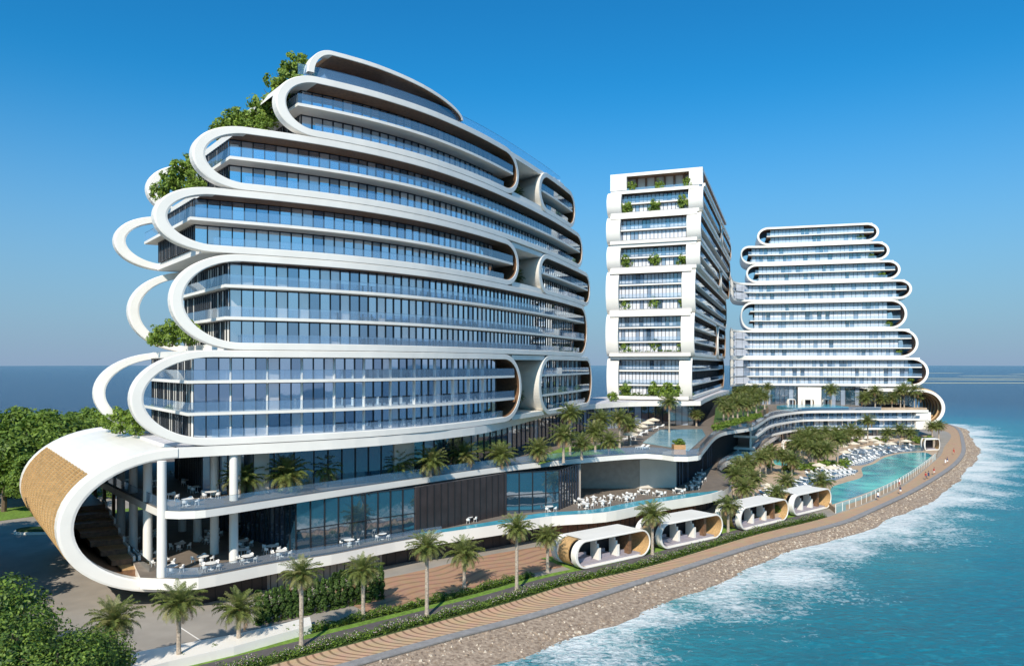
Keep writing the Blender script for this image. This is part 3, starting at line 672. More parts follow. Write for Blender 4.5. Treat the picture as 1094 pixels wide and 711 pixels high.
g = MB(); gp = outer + [(60, 400), (-60, 372), (-150, 330), (-250, 280), (-300, 120), (-260, 0), (-100, -20)]
g.prism(gp, -1.5, ZG - .012); tag(g.build('ground', [paveM]), kind='structure')
dI = resample(inner, 1200); kin = [min(dI, key=lambda q: (q[0] - k_[0]) ** 2 + (q[1] - k_[1]) ** 2) for k_ in kerb]
tag(strip('', kerb, kin, ZG + .004, 0).build('promenade', [promM]), kind='structure')
mb = MB()
for i in range(len(outer) - 1):
    a, b = outer[i], outer[i + 1]; c, d = kerb[i], kerb[i + 1]
    mb.add([(*a, ZG + .1), (*b, ZG + .1), (*d, ZG + .1), (*c, ZG + .1)]); mb.add([(*a, -.5), (*b, -.5), (*b, ZG + .1), (*a, ZG + .1)]); mb.add([(*d, ZG), (*c, ZG), (*c, ZG + .1), (*d, ZG + .1)])
tag(mb.build('kerb_path', [kerbM]), kind='structure')
def cut(c, px): return [p for p in c if CX + F * p[0] / max(p[1], 1) < px and p[1] > 30]
inr = [p for p in inner if p[1] < 128]
lim = len([p for p in inr if CX + F * p[0] / p[1] < 890])
inr = inr[:lim]
tag(strip('', inr, offset(inr, -1.5), ZG + .006, 0).build('flower_bed_soil', [mat('bed_soil', (.07, .10, .03), .95, .4, 3)]), kind='structure')
tag(strip('', offset(inr, -1.5), offset(inr, -3.9), ZG + .008, 0).build('cycle_track', [trackM]), kind='structure')
tag(strip('', offset(inr, -3.9), offset(inr, -4.9), ZG + .012, 0).build('lawn', [grassM]), kind='structure')
sh = [p for p in inr if CX + F * p[0] / p[1] < 612]
tag(strip('', offset(sh, -4.9), offset(sh, -6.3), ZG + .01, 0).build('shrub_bed_soil', [MATS['bed_soil']]), kind='structure')
cp = [p for p in offset(inr, -6.35) if 395 < CX + F * p[0] / p[1] < 640]
mb = MB(); far_ = [(p[0] - 7, p[1] + 8) for p in cp]
e = MB(); L = 0
for i in range(len(cp) - 1):
    d = math.dist(cp[i], cp[i + 1]); e.add([(*cp[i], ZG + .012), (*cp[i + 1], ZG + .012), (*far_[i + 1], ZG + .012), (*far_[i], ZG + .012)], 0, [(0, L), (0, L + d), (10, L + d), (10, L)]); L += d
tag(e.build('paved_court', [brownM]), kind='structure')
# lawn patches around the cabanas
mb = MB(); pp = [p for p in offset(inr, -4.9) if 600 < CX + F * p[0] / p[1] < 885]; mb.prism(pp + offset(pp, -6.5)[::-1], ZG - .01, ZG + .02); tag(mb.build('lawn', [grassM]), kind='structure')
# left side: lawn strip, footpath
mb = MB(); mb.prism([P(-60, 549, G), P(60, 538, G), P(75, 546, G), P(0, 556, G), P(-60, 563, G)], ZG - .01, ZG + .1); mb.prism([P(100, 548, G), P(190, 536, G), P(240, 540, G), P(110, 556, G)], ZG - .01, ZG + .1); tag(mb.build('lawn', [grassM]), kind='structure')
mb = MB(); mb.prism([P(-80, 536, G), P(60, 527, G), P(62, 537, G), P(-80, 548, G)], ZG - .01, ZG + .06); tag(mb.build('footpath', [beige]), kind='structure')
# kerbed oval planter on the forecourt
mb = MB(); c = P(52, 568, G)
def stad(c, L, W, a, n=10):
    o = []
    for s_ in (1, -1):
        for k in range(n + 1):
            q = -math.pi / 2 + math.pi * k / n; x = s_ * (L / 2 - W / 2) + s_ * W / 2 * math.cos(q); y = s_ * W / 2 * math.sin(q)
            o.append((c[0] + x * math.cos(a) - y * math.sin(a), c[1] + x * math.sin(a) + y * math.cos(a)))
    return o
mb.prism(stad(c, 10, 3.4, .05), ZG - .01, ZG + .35); pk = mb.build('kerbed_planter', [white]); tag(pk, 'oval kerbed planting island on the shaded forecourt beside the lattice scroll', 'planter')
mb = MB(); mb.prism(stad(c, 9.4, 2.8, .05), ZG + .34, ZG + .6); mb.build('hedge_top', [leafC], pk)
# white ramp wall
mb = MB(); mb.prism([P(p, q, -25.2) for p, q in ((60, 724), (105, 711), (150, 695), (250, 677), (300, 666), (331, 658), (333, 667), (250, 690), (180, 706), (110, 724))], ZG, ZG + .8)
tag(mb.build('ramp_wall', [white]), 'long low white wall between forecourt and shrub strip', 'wall')
mb = MB(); 
a, b = P(190, 668, G), P(224, 690, G); mb.seg(a, b, ZG, ZG + .012, .12)
tag(mb.build('painted_line', [white]), kind='structure')
# beach: slopes from the kerb into the water
rb = random.Random(3)
mb = MB(); rows = [(0, .86), (1.2, .62), (2.4, .42), (3.6, .18), (4.8, -.02), (6.5, -.3), (9.5, -.9), (14, -2)]
def nar(i): return 1.05 if outer[i][1] < 70 else max(.66, 1.05 - (outer[i][1] - 70) * .012)
def wob(i): return math.sin(i * .31) * .6 + math.sin(i * .117 + 1) * 1.3 + math.sin(i * .71) * .35
grid = []
od = [offset(outer, d) for d, z in rows]
for j, (d, z) in enumerate(rows):
    fd = [(1 + .16 * wob(i)) * nar(i) if j else 1 for i in range(len(outer))]
    od_ = [(outer[i][0] + (od[j][i][0] - outer[i][0]) * fd[i], outer[i][1] + (od[j][i][1] - outer[i][1]) * fd[i], z + (rb.uniform(-.07, .07) if j else 0)) for i in range(len(outer))]
    grid.append(od_)
for a, b in zip(grid, grid[1:]):
    for i in range(len(a) - 1): mb.add([a[i], b[i], b[i + 1], a[i + 1]])
tag(mb.build('beach', [rockM], smooth=True), kind='structure')
mb = MB()
for _ in range(15000):
    i = rb.randrange(20, len(outer) - 30); dz = 6.0 * rb.random() ** .8; d = dz * (1 + .16 * wob(i)) * nar(i) * .92; t = rb.random()
    a = outer[i]; b = outer[i + 1]; L = math.dist(a, b); nx, ny = (b[1] - a[1]) / L, -(b[0] - a[0]) / L
    x, y = a[0] + (b[0] - a[0]) * t + nx * d, a[1] + (b[1] - a[1]) * t + ny * d; z = .86 - dz * .19
    r = rb.uniform(.06, .19) * (1 + .5 * rb.random() * (dz > 4)) * (1.5 if rb.random() < .06 else 1); m_ = rb.choice((0, 0, 1, 2)) if dz < 4.6 else rb.choice((2, 2, 0)); v = []
    q = rb.uniform(0, 6); ps = [(x + r * math.cos(q + k * 1.57) * rb.uniform(.7, 1.2), y + r * math.sin(q + k * 1.57) * rb.uniform(.7, 1.2), z - .05) for k in range(4)]
    tp = [(x + (p[0] - x) * .55 + rb.uniform(-.05, .05), y + (p[1] - y) * .55, z + r * rb.uniform(.4, .8)) for p in ps]
    mb.add(tp, m_)
    for k in range(4): mb.add([ps[k - 1], ps[k], tp[k], tp[k - 1]], m_)
tag(mb.build('beach_stones', [rockM, rock2, rock3], weld=False), kind='stuff')

# sea with distance-to-shore attribute (shallow to deep colour, foam near the stones)
import numpy as np
def axis(lo, hi, a, b, st, g=1.13):
    v = list(np.arange(a, b + .1, st)); d = st
    while v[-1] < hi: d *= g; v.append(v[-1] + d)
    d = st
    while v[0] > lo: d *= g; v.insert(0, v[0] - d)
    return np.array(v)
X = axis(-9000, 9000, -75, 225, 1.6); Yv = axis(-300, 16000, 25, 370, 1.6)
gx, gy = np.meshgrid(X, Yv); pts = np.stack([gx.ravel(), gy.ravel()], 1)
poly = np.array(outer); dist = np.full(len(pts), 1e9); sgn = np.ones(len(pts)); along = np.zeros(len(pts))
for i in range(len(poly) - 1):
    a, b = poly[i], poly[i + 1]; ab = b - a; t = np.clip(((pts - a) @ ab) / (ab @ ab), 0, 1); q = a + t[:, None] * ab; d = np.hypot(*(pts - q).T)
    cr = ab[0] * (pts[:, 1] - a[1]) - ab[1] * (pts[:, 0] - a[0]); k = d < dist
    dist[k] = d[k]; sgn[k] = np.where(cr[k] > 0, -1, 1)
dist = np.where(sgn < 0, np.where(dist > 60, 400.0, dist * 0 - 2), dist)
me = bpy.data.meshes.new('sea'); nx_, ny_ = len(X), len(Yv)
idx = np.arange(nx_ * ny_).reshape(ny_, nx_)
fc = np.stack([idx[:-1, :-1].ravel(), idx[:-1, 1:].ravel(), idx[1:, 1:].ravel(), idx[1:, :-1].ravel()], 1)
me.from_pydata([(float(a), float(b), 0.0) for a, b in pts], [], fc.tolist())
at_ = me.attributes.new('shore', 'FLOAT', 'POINT'); at_.data.foreach_set('value', dist.astype(np.float32))
m, n, o = nt('sea_water'); L_ = n.links.new
b = n.nodes.new('ShaderNodeBsdfPrincipled'); L_(b.outputs[0], o.inputs[0])
at = n.nodes.new('ShaderNodeAttribute'); at.attribute_name = 'shore'; tc = n.nodes.new('ShaderNodeTexCoord')
def noise(sc, det=4, vec=None, dist_=0, rough=.5):
    z = n.nodes.new('ShaderNodeTexNoise'); z.inputs['Scale'].default_value = sc; z.inputs['Detail'].default_value = det; z.inputs['Distortion'].default_value = dist_; z.inputs['Roughness'].default_value = rough
    L_(vec or tc.outputs['Object'], z.inputs['Vector']); return z.outputs[0]
def mth(op, a, b_=None, c=None):
    z = n.nodes.new('ShaderNodeMath'); z.operation = op
    for i, v in enumerate((a, b_, c)):
        if v is None: continue
        if isinstance(v, (int, float)): z.inputs[i].default_value = v
        else: L_(v, z.inputs[i])
    return z.outputs[0]
w1 = noise(.055, 3); dd = mth('ADD', at.outputs['Fac'], mth('MULTIPLY', mth('SUBTRACT', w1, .5), 26))
w0 = noise(.12, 4); dn = mth('ADD', at.outputs['Fac'], mth('MULTIPLY', mth('SUBTRACT', w0, .5), 14))
rp = n.nodes.new('ShaderNodeValToRGB'); L_(mth('DIVIDE', dd, 240), rp.inputs[0])
cr = rp.color_ramp; cr.elements[0].position = 0.0; cr.elements[0].color = (.12, .36, .38, 1); cr.elements[1].position = 1; cr.elements[1].color = (.003, .028, .085, 1)
for p_, c_ in ((.04, (.02, .22, .28, 1)), (.10, (.0, .165, .24, 1)), (.32, (.001, .085, .17, 1))):
    e_ = cr.elements.new(p_); e_.color = c_
# light/dark ripple tint
mp = n.nodes.new('ShaderNodeMapping'); mp.inputs['Rotation'].default_value = (0, 0, math.radians(-35)); mp.inputs['Scale'].default_value = (1, 1.7, 1); L_(tc.outputs['Object'], mp.inputs[0])
rip = noise(.6, 8, mp.outputs[0], .8, .68)
mx = n.nodes.new('ShaderNodeMix'); mx.data_type = 'RGBA'; mx.blend_type = 'MIX'
L_(mth('MULTIPLY', mth('SUBTRACT', rip, .52), 2.2), mx.inputs[0]); mx.clamp_factor = True
L_(rp.outputs[0], mx.inputs[6]); mx.inputs[7].default_value = (.03, .36, .44, 1)
fd_ = n.nodes.new('ShaderNodeMapRange'); L_(at.outputs['Fac'], fd_.inputs[0]); fd_.inputs[1].default_value = 20; fd_.inputs[2].default_value = 160; fd_.inputs[3].default_value = 2.6; fd_.inputs[4].default_value = .5
mxf = mth('MULTIPLY', mth('SUBTRACT', rip, .52), fd_.outputs[0]); L_(mxf, mx.inputs[0])
# foam
fn = noise(1.1, 8, None, 1.2, .72); fb = noise(.085, 5, None, .6)
fr_ = n.nodes.new('ShaderNodeMapRange'); L_(dn, fr_.inputs[0]); fr_.inputs[1].default_value = 2.5; fr_.inputs[2].default_value = 24.0; fr_.inputs[3].default_value = .25; fr_.inputs[4].default_value = -.27
fo = mth('ADD', mth('ADD', mth('SUBTRACT', fn, .5), fr_.outputs[0]), mth('MULTIPLY', mth('SUBTRACT', fb, .5), .75))
fs = n.nodes.new('ShaderNodeMapRange'); L_(fo, fs.inputs[0]); fs.inputs[1].default_value = -.04; fs.inputs[2].default_value = .22; fs.inputs[3].default_value = 0; fs.inputs[4].default_value = .85
mx2 = n.nodes.new('ShaderNodeMix'); mx2.data_type = 'RGBA'; L_(fs.outputs[0], mx2.inputs[0]); L_(mx.outputs[2], mx2.inputs[6]); mx2.inputs[7].default_value = (.78, .80, .80, 1)
L_(mx2.outputs[2], b.inputs['Base Color'])
L_(mth('MULTIPLY_ADD', fs.outputs[0], .6, .16), b.inputs['Roughness']); b.inputs['IOR'].default_value = 1.33; b.inputs['Specular IOR Level'].default_value = .24
bp = n.nodes.new('ShaderNodeBump'); bp.inputs['Distance'].default_value = 1.0; bp.inputs['Strength'].default_value = .65
hh = mth('ADD', mth('MULTIPLY', noise(.8, 7, mp.outputs[0], .5, .65), 1.0), mth('MULTIPLY', noise(.09, 3, mp.outputs[0]), 2.0)); L_(hh, bp.inputs['Height']); L_(bp.outputs[0], b.inputs['Normal'])
me.materials.append(m); tag(obj('sea', me), kind='structure')
# far sandbars
def bar(x, y, lx, ly, h=.7):
    n_ = 28; mb.lathe((x, y, 0), [(lx, -.4), (lx * .93, .15), (lx * .7, h), (lx * .3, h * 1.2)], n_, 0, ly / lx)
for i, (px, y, rx, ry) in enumerate(((1040, 1080, 150, 13), (1085, 1300, 180, 16), (1010, 1430, 150, 12), (1150, 1500, 160, 16), (1060, 1750, 90, 14), (1120, 2100, 120, 30), (1000, 2300, 90, 20))):
    mb = MB(); bar((px - CX) / F * y, y, rx, ry); tag(mb.build('sandbar', [farsand]), kind='structure')

# ================================================================== LAGOON DECK
DK = -25.1; ZD = H + DK
fl = smooth([P(889.5, 547.5, G), P(922, 536, G), P(960, 517, G), P(985, 500, G), P(998, 489.5, G)], 2.0); fl = offset(fl, .5)
deckp = fl + [P(*q, G) for q in ((1004, 478), (996, 466), (930, 468), (890, 470), (845, 470), (812, 478), (790, 492), (782, 520), (784, 552), (800, 560), (835, 554), (850, 540), (880, 538))]
mb = MB(); mb.prism(deckp, ZG - .01, ZD); tag(mb.build('lagoon_deck', [sandM]), kind='structure')
lag = [P(*q, DK) for q in ((889, 538.5), (922, 527.5), (942, 519.5), (964, 511), (981, 499.5), (996, 486), (987, 483), (964, 484), (945, 488.5), (934, 495), (921, 499.5), (921, 509), (903, 515), (889, 520), (887, 529))]
def flat(name, poly_, z, m_):
    mb = MB(); mb.prism(poly_, z - .1, z + .012); return tag(mb.build(name, [m_]), kind='structure')
lagS = smooth(lag[5:] + [lag[0]], 1.5); flat('lagoon_pool', smooth(lag[:6], 2)[:-1] + lagS, ZD, poolM)
for q in (((801, 530), (822, 522), (850, 512), (862, 509), (872, 517), (862, 526), (840, 536), (800, 541)), ((893, 488), (915, 479), (945, 475), (988, 475.5), (987, 480.8), (962, 482.8), (943, 487), (930, 494), (916, 497), (895, 496)), ((859, 505), (890, 501), (913, 501), (916, 504), (900, 510), (888, 514), (872, 517))):
    flat('shallow_pool', smooth([P(*a, DK) for a in q + (q[0],)], 1.5)[:-1], ZD, shalM)
flat('plunge_pool_water', smooth([P(*a, DK) for a in ((826, 491), (836, 488.5), (849, 491), (862, 497), (860, 501), (845, 498), (829, 496), (826, 491))], 1.2)[:-1], ZD, poolM)
ft = empty('pool_fence', (*fl[0], 0), 'curved turquoise glass fence holding the lagoon pool along the promenade', 'fence', None, True)
fz = resample(fl, 34)
for a, b in zip(fz, fz[1:]):
    mb = MB(); mb.add([(*a, ZG), (*b, ZG), (*b, H - 24.45), (*a, H - 24.45)]); mb.build('glass_panel', [g_fence], ft)
    mb = MB(); mb.seg(a, (a[0] + .12, a[1] + .1), ZG, H - 24.4, .08); mb.build('post', [white], ft)
mb = MB()
for a, b in zip(fz, fz[1:]): mb.seg(a, b, H - 24.45, H - 24.4, .07)
mb.build('rail', [white], ft)

# ================================================================== CABANAS
def cabana(a, b, zrel, h, depth, label, group, N=(-.62, .785), full=True):
    L = math.dist(a, b); d = ((b[0] - a[0]) / L, (b[1] - a[1]) / L)
    root = empty('cabana', (*a, H + zrel), label, 'cabana', group, True)
    pos = lambda s, t, z: (a[0] + d[0] * s + N[0] * t, a[1] + d[1] * s + N[1] * t, z + H)
    cr_ = .48 if full else .16; ol = outline(0, L, zrel + .12, zrel + h, h * cr_, h * cr_, .24, .45, .24, .8)
    mb = MB(); shell(mb, pos, ol, 0, .8, mi={'T': 0, 'R': 1, 'L': 1}); mb.build('front_hoop', [white, woodlt], root)
    mb = MB(); shell(mb, pos, ol, depth - .7, depth, mi={'T': 0, 'R': 1, 'L': 1}); mb.build('rear_hoop', [white, woodlt], root)
    mb = MB(); shell(mb, pos, ol, .8, depth - .7, tags='T', mi={'T': 0}, caps=False); shell(mb, pos, ol, .8, depth - .7, tags='R', mi={'R': 1}, caps=False); mb.build('roof', [white, woodlt], root)
    sl = [(s, z, x, y, .1, t) for s, z, x, y, th, t in ol]
    mb = MB(); shell(mb, pos, sl, 1.5, depth - 1.2, tags='L', caps=False); mb.build('timber_lining', [woodlt], root)
    mb = MB(); slab(mb, pos, h * .35, L - h * .35, .5, depth - .3, zrel + .05 + H, zrel + .4 + H); mb.build('floor', [greyf], root)
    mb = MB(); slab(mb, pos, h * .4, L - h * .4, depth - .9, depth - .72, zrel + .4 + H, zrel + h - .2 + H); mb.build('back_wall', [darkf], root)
    if full:
        k = 3; x = (L - h * .9) / k
        for i in range(k):
            s0 = h * .45 + i * x
            mb = MB(); slab(mb, pos, s0 + .3, s0 + x - .8, 1.7, 2.7, zrel + .4 + H, zrel + .85 + H); slab(mb, pos, s0 + .3, s0 + x - .8, 2.7, 3.0, zrel + .4 + H, zrel + 1.25 + H); mb.build('sofa', [greyf], root)
            mb = MB()
            if i:
                for q in range(5): slab(mb, pos, s0 - .05 - .16 * (1 - q / 4), s0 + .05 + .16 * (1 - q / 4), 1.0 + q * .34, 1.34 + q * .34, zrel + .4 + H, zrel + (h - .35) * (.62 + .38 * math.sin(q / 4 * 1.57)) + H)
                mb.build('curtain', [white], root)
        mb = MB(); slab(mb, pos, L - h * .9, L - h * .75, .9, 2.6, zrel + .4 + H, zrel + h - .3 + H); mb.build('timber_screen', [wood], root)
    return root
CAB = [((621, 607.5), (691, 592)), ((710, 586), (769, 573)), ((794, 566), (840, 554.5)), ((850, 550.5), (886, 541.5))]
for i, (q, w) in enumerate(CAB):
    a, b = P(*q, -25.85), P(*w, -25.85); L = math.dist(a, b); d = ((b[0] - a[0]) / L, (b[1] - a[1]) / L)
    a = (a[0] - d[0] * .8, a[1] - d[1] * .8); b = (b[0] + d[0] * .6, b[1] + d[1] * .6)
    cabana(a, b, -25.95, 3.5, 4.6, ['white capsule cabana nearest the camera, beside the striped court', 'second white capsule cabana along the track, in front of brown wall', 'third white capsule cabana, beside the blue shallow pool', 'fourth white capsule cabana, touching the glass pool fence'][i], 'seaside capsule cabanas')
a, b = P(988, 481, -25.1), P(1004, 480.5, -25.1); cabana(a, b, -25.1, 3.2, 3.5, 'small white pool kiosk at the far end of the lagoon pool', 'small white kiosks', (.2, .98), False)
a, b = P(837, 482, -25.1), P(850, 482, -25.1); cabana(a, b, -25.1, 3.0, 3, 'small white kiosk behind the palms under the curved wing', 'small white kiosks', (.2, .98), False)
for i, (px, pw) in enumerate(((842, 8), (858, 12), (880, 8))):
    a, b = P(px, 434.2, -15.3), P(px + pw, 434.2, -15.3); cabana(a, b, -15.3, 2.6, 2.5, f'{ORD[i]} small white pod from the left behind the deck pool', 'small pods on the far deck', (.2, .98), False)

# ================================================================== PLANTS
rp_ = random.Random(11)
def palm_crown(seed, n=58, Lf=2.5):
    r = random.Random(seed); mb = MB()
    for k in range(n):
        a = 2 * math.pi * (k * .618034) + r.uniform(-.15, .15); u = k / n
        el = math.radians(82 - 112 * u ** .85 + r.uniform(-7, 7)); L = Lf * (.78 + .25 * math.sin(math.pi * min(1, u + .2))) * r.uniform(.9, 1.08)
        droop = .55 + .55 * u + r.uniform(-.1, .12); pts = []; p = Vector((0, 0, 0)); e = el; ns = 9
        for i in range(ns + 1):
            pts.append(p.copy()); dl = L / ns; p = p + Vector((math.cos(a) * math.cos(e), math.sin(a) * math.cos(e), math.sin(e))) * dl; e -= droop * 1.6 / ns * (i / ns + .35)
        mm = 2 if u > .93 else (1 if (u > .62 and r.random() < .5) or r.random() < .15 else 0)
        side = Vector((-math.sin(a), math.cos(a), 0)); m_t = mm
        for i in range(ns):
            w = .035 * (1 - i / ns) + .01; mb.add([tuple(pts[i] - side * w), tuple(pts[i] + side * w), tuple(pts[i + 1] + side * w * .8), tuple(pts[i + 1] - side * w * .8)], m_t)
        nl = 34
        for j in range(nl):
            t = (j + .8) / nl * ns; i = min(ns - 1, int(t)); q = pts[i].lerp(pts[i + 1], t - i); fw = (pts[i + 1] - pts[i]).normalized(); up = side.cross(fw)
            if up.z < 0: up = -up
            ll = (.50 * math.sin(math.pi * (.12 + .86 * j / nl)) + .1) * Lf / 2.6
            for sg in (1, -1):
                dr = (side * sg * .75 + fw * .62 + up * r.uniform(-.1, .5)).normalized(); tip = q + dr * ll + Vector((0, 0, -.08 - .2 * r.random()))
                wv = fw * .021; mid = q + dr * ll * .5
                mb.add([tuple(q - wv), tuple(q + wv), tuple(mid + wv), tuple(tip), tuple(mid - wv)], m_t)
    return mb.mesh('crown', [palmA, palmB, palmD], weld=False)
def palm_base(seed):
    mb = MB(); r = random.Random(seed)
    mb.lathe((0, 0, 0), [(.17, -.9), (.30, -.55), (.36, -.15), (.2, .15)], 9)
    for k in range(26):                                    # cut boots and hanging dry fronds
        a = k * 2.4; z = -.75 + .03 * k; mb.add([(.22 * math.cos(a - .25), .22 * math.sin(a - .25), z), (.22 * math.cos(a + .25), .22 * math.sin(a + .25), z), (.52 * math.cos(a), .52 * math.sin(a), z + .38)])
    return mb.mesh('boot', [palmD])
def trunk_mesh(h):
    mb = MB(); n = max(3, int(h * 3)); prof = []
    for i in range(n + 1):
        z = h * i / n; r = .19 + .09 * math.exp(-z * 2.5) + .012 * (i % 2); prof += [(r, z)]
    mb.lathe((0, 0, 0), prof, 9); return mb.mesh('trunk', [trunkM], smooth=False)
PC = [palm_crown(s) for s in (1, 2, 3, 4)]; PB = palm_base(1); TM = {}
def palm(x, y, zrel, h, label, group, sc=1.0, parts=True):
    root = empty('palm_tree', (x, y, H + zrel), label, 'palm tree', group); k = round(h * 2) / 2
    if k not in TM: TM[k] = trunk_mesh(k)
    t = obj('trunk', TM[k], root, (0, 0, 0)); t.scale = (1, 1, h / k)
    c = obj('crown', rp_.choice(PC), root, (0, 0, h)); c.rotation_euler = (rp_.uniform(-.1, .1), rp_.uniform(-.1, .1), rp_.uniform(0, 6.28)); s_ = sc * rp_.uniform(.92, 1.08); c.scale = (s_, s_, s_ * rp_.uniform(.9, 1.05))
    b = obj('boot', PB, root, (0, 0, h)); b.scale = (sc,) * 3
    return root
def palmpx(px, yb, yc, zrel, label, group, sc=1.0):
    x, y = P(px, yb, zrel); h = max(.8, (yb - yc) * y / F); return palm(x, y, zrel, h, label, group, sc)
# promenade row
PR = [(123, 728, 664), (191, 708, 645), (255, 690, 652), (322, 691, 614), (388, 661, 610), (456, 658, 585), (496, 627, 592), (552, 632, 565), (585, 611, 575), (697, 592, 550), (778, 568, 541), (829, 549, 527)]
for i, (a, b_, c_) in enumerate(PR): palmpx(a, b_, c_, G, f'palm beside the striped promenade and track, {ORD[i]} of that row from the left', 'palms along the promenade', .95)
x, y = (-44.5, 64.5); palm(x, y, G, 5.2, 'palm rising behind the big leafy tree at the left edge', 'palms along the promenade', 1.0)
TP = [(259, 528, 512), (307, 525, 508), (345, 519, 502), (424, 510, 497), (460, 509, 494), (496, 501, 487.5), (534, 497, 487), (575, 493, 482), (602, 494, 466), (609, 486, 443), (621.5, 491, 474), (642.6, 481, 449), (651, 485, 472), (662, 478, 448), (636, 483, 462), (672, 474, 455)]
TP.sort()
for i, (a, b_, c_) in enumerate(TP):
    if i < 8:
        x, y = P(a, b_, -15.3)
        if inside((x, y), midS + midB) is False: pass
    palmpx(a, b_, c_, -15.3, f'palm on the upper restaurant terrace, {ORD[i]} from the left', 'palms on the upper terrace', 1.12 if i < 8 else 1.02)
palmpx(715, 462, 430, -15.3, 'tall slim palm standing in the upper terrace pool', 'palms on the upper terrace', 1.0)
palmpx(744, 455, 444, -15.3, 'short palm at the far right corner of the upper terrace pool', 'palms on the upper terrace', .9)
k = 0
for (a, b_, c_) in sorted(((773, 449, 432), (778, 451, 438), (783, 446, 426), (788, 449, 432), (794, 446, 427), (799, 447, 433), (803, 441, 422), (808, 442, 428), (812, 436, 421), (796, 436, 417), (788, 438, 419), (806, 434, 416), (817, 437, 424), (820, 432, 414))):
    palmpx(a, b_, c_, -13.1, f'palm in the raised timber planter beside the middle tower, {ORD[k]} from the left', 'palms in the raised planter', 1.0); k += 1
k = 0
for (a, b_, c_) in sorted(((786, 537, 508), (792, 522, 500), (799, 516, 494), (805, 533, 512), (812, 512, 490), (818, 508, 488), (824, 505, 484), (795, 540, 522), (840, 527, 515), (789, 510, 497))):
    palmpx(a, b_, c_, DK, f'palm in the dense clump left of the blue shallow pool, {ORD[k]} from the left', 'palms left of the shallow pool', 1.05); k += 1
k = 0
for (a, b_, c_) in sorted(((852, 494, 473), (858, 497, 476), (864, 495, 470), (871, 490, 464), (868, 500, 480), (876, 492, 472), (855, 488, 466), (882, 484, 462), (848, 490, 478), (895, 497, 470), (862, 486, 463), (874, 499, 484))):
    palmpx(a, b_, c_, DK, f'palm in the central clump beside the small turquoise pool, {ORD[k]} from the left', 'palms in the central clump', 1.2); k += 1
for (a, b_, c_, t) in ((927, 474, 450, 'tall single palm rising in front of the curved wing balconies'), (909, 474, 461, 'short palm in front of the curved wing, left of the tall one'), (961, 475, 460, 'bushy palm near the dark entrance of the curved wing'), (877, 528, 515, 'short palm right beside the fourth capsule cabana')):
    palmpx(a, b_, c_, DK, t, 'single palms round the lagoon', 1.35 if b_ < 500 else 1.1)
for i, (a, b_, c_) in enumerate(((888, 435, 417), (924, 435.5, 426), (935, 435.5, 418), (941, 435.5, 427), (953, 435.5, 426), (962, 435.5, 418), (966, 435, 416), (977, 435.5, 418), (980, 435, 423))):
    palmpx(a, b_, c_, -15.2, f'palm on the far pool deck under the far tower, {ORD[i]} from the left', 'palms on the far deck', 1.3)

leafL = mat('leaf_lime', (.27, .38, .05), .6, .25, 1.2); leafL2 = mat('leaf_fresh', (.17, .27, .04), .6, .25, 1.2)
for m_ in (leafL, leafL2):
    n = m_.node_tree; b = [x for x in n.nodes if x.type == 'BSDF_PRINCIPLED'][0]; o = [x for x in n.nodes if x.type == 'OUTPUT_MATERIAL'][0]
    t = n.nodes.new('ShaderNodeBsdfTranslucent'); mx = n.nodes.new('ShaderNodeMixShader'); mx.inputs[0].default_value = .35
    n.links.new(b.inputs['Base Color'].links[0].from_socket, t.inputs[0]); n.links.new(b.outputs[0], mx.inputs[1]); n.links.new(t.outputs[0], mx.inputs[2]); n.links.new(mx.outputs[0], o.inputs[0])
def leafmesh(name, seed, blobs, n, leaf, mats=(leafA, leafB, leafC)):
    r = random.Random(seed); mb = MB(); wsum = sum(b[3] * b[4] for b in blobs)
    for cx, cy, cz, rr, rz in blobs:
        k = int(n * rr * rz / wsum); cl = [(r.gauss(0, 1), r.gauss(0, 1), r.gauss(0, 1)) for _ in range(max(6, k // 55))]
        for i in range(k):
            v = Vector(r.choice(cl)).normalized() + Vector((r.gauss(0, .28), r.gauss(0, .28), r.gauss(0, .28)))
            v = v.normalized() * (1 - .45 * r.random() ** 2.2) * r.uniform(.9, 1.05)
            p = Vector((cx + v.x * rr, cy + v.y * rr, cz + v.z * rz)); s = leaf * r.uniform(.6, 1.25)
            nn = (v + Vector((r.gauss(0, .5), r.gauss(0, .5), .4 + r.gauss(0, .5)))).normalized(); a = nn.orthogonal().normalized(); a.rotate(__import__('mathutils').Quaternion(nn, r.uniform(0, 6.28))); b = nn.cross(a)
            m_ = r.choices((0, 1, 2), (4, 4, 2))[0]
            mb.add([tuple(p - a * s), tuple(p - b * s * .55), tuple(p + a * s), tuple(p + b * s * .55)], m_)
    return mb.mesh(name, list(mats), weld=False)
def blobs(seed, R_, Hh, n):
    r = random.Random(seed); o = []
    for i in range(n):
        a = i * 2.4; q = R_ * .62 * math.sqrt((i + .5) / n); z = Hh * (.35 + .5 * (1 - (q / R_) ** 2) * r.uniform(.4, 1.05)); rr = R_ * r.uniform(.32, .5); o.append((q * math.cos(a), q * math.sin(a), z, rr, rr * .85))
    return o
CROWN = [leafmesh('crown', 5 + i, blobs(20 + i, 4.6, 9.5, 17), 8500, .25, (leafL2, leafA, leafB)) for i in range(2)]
CROWNN = [leafmesh('crown', 35 + i, blobs(50 + i, 4.2, 8, 26), 17000, .13, (leafA, leafB, leafC)) for i in range(2)]
BUSH = [leafmesh('foliage', 60 + i, blobs(70 + i, 1.3, 2.0, 7) + [(.4, .2, .7, .8, .7), (-.5, -.1, .65, .75, .65), (0, -.5, .8, .7, .6)], 1700, .13, (leafL, leafL2, leafA)) for i in range(3)]
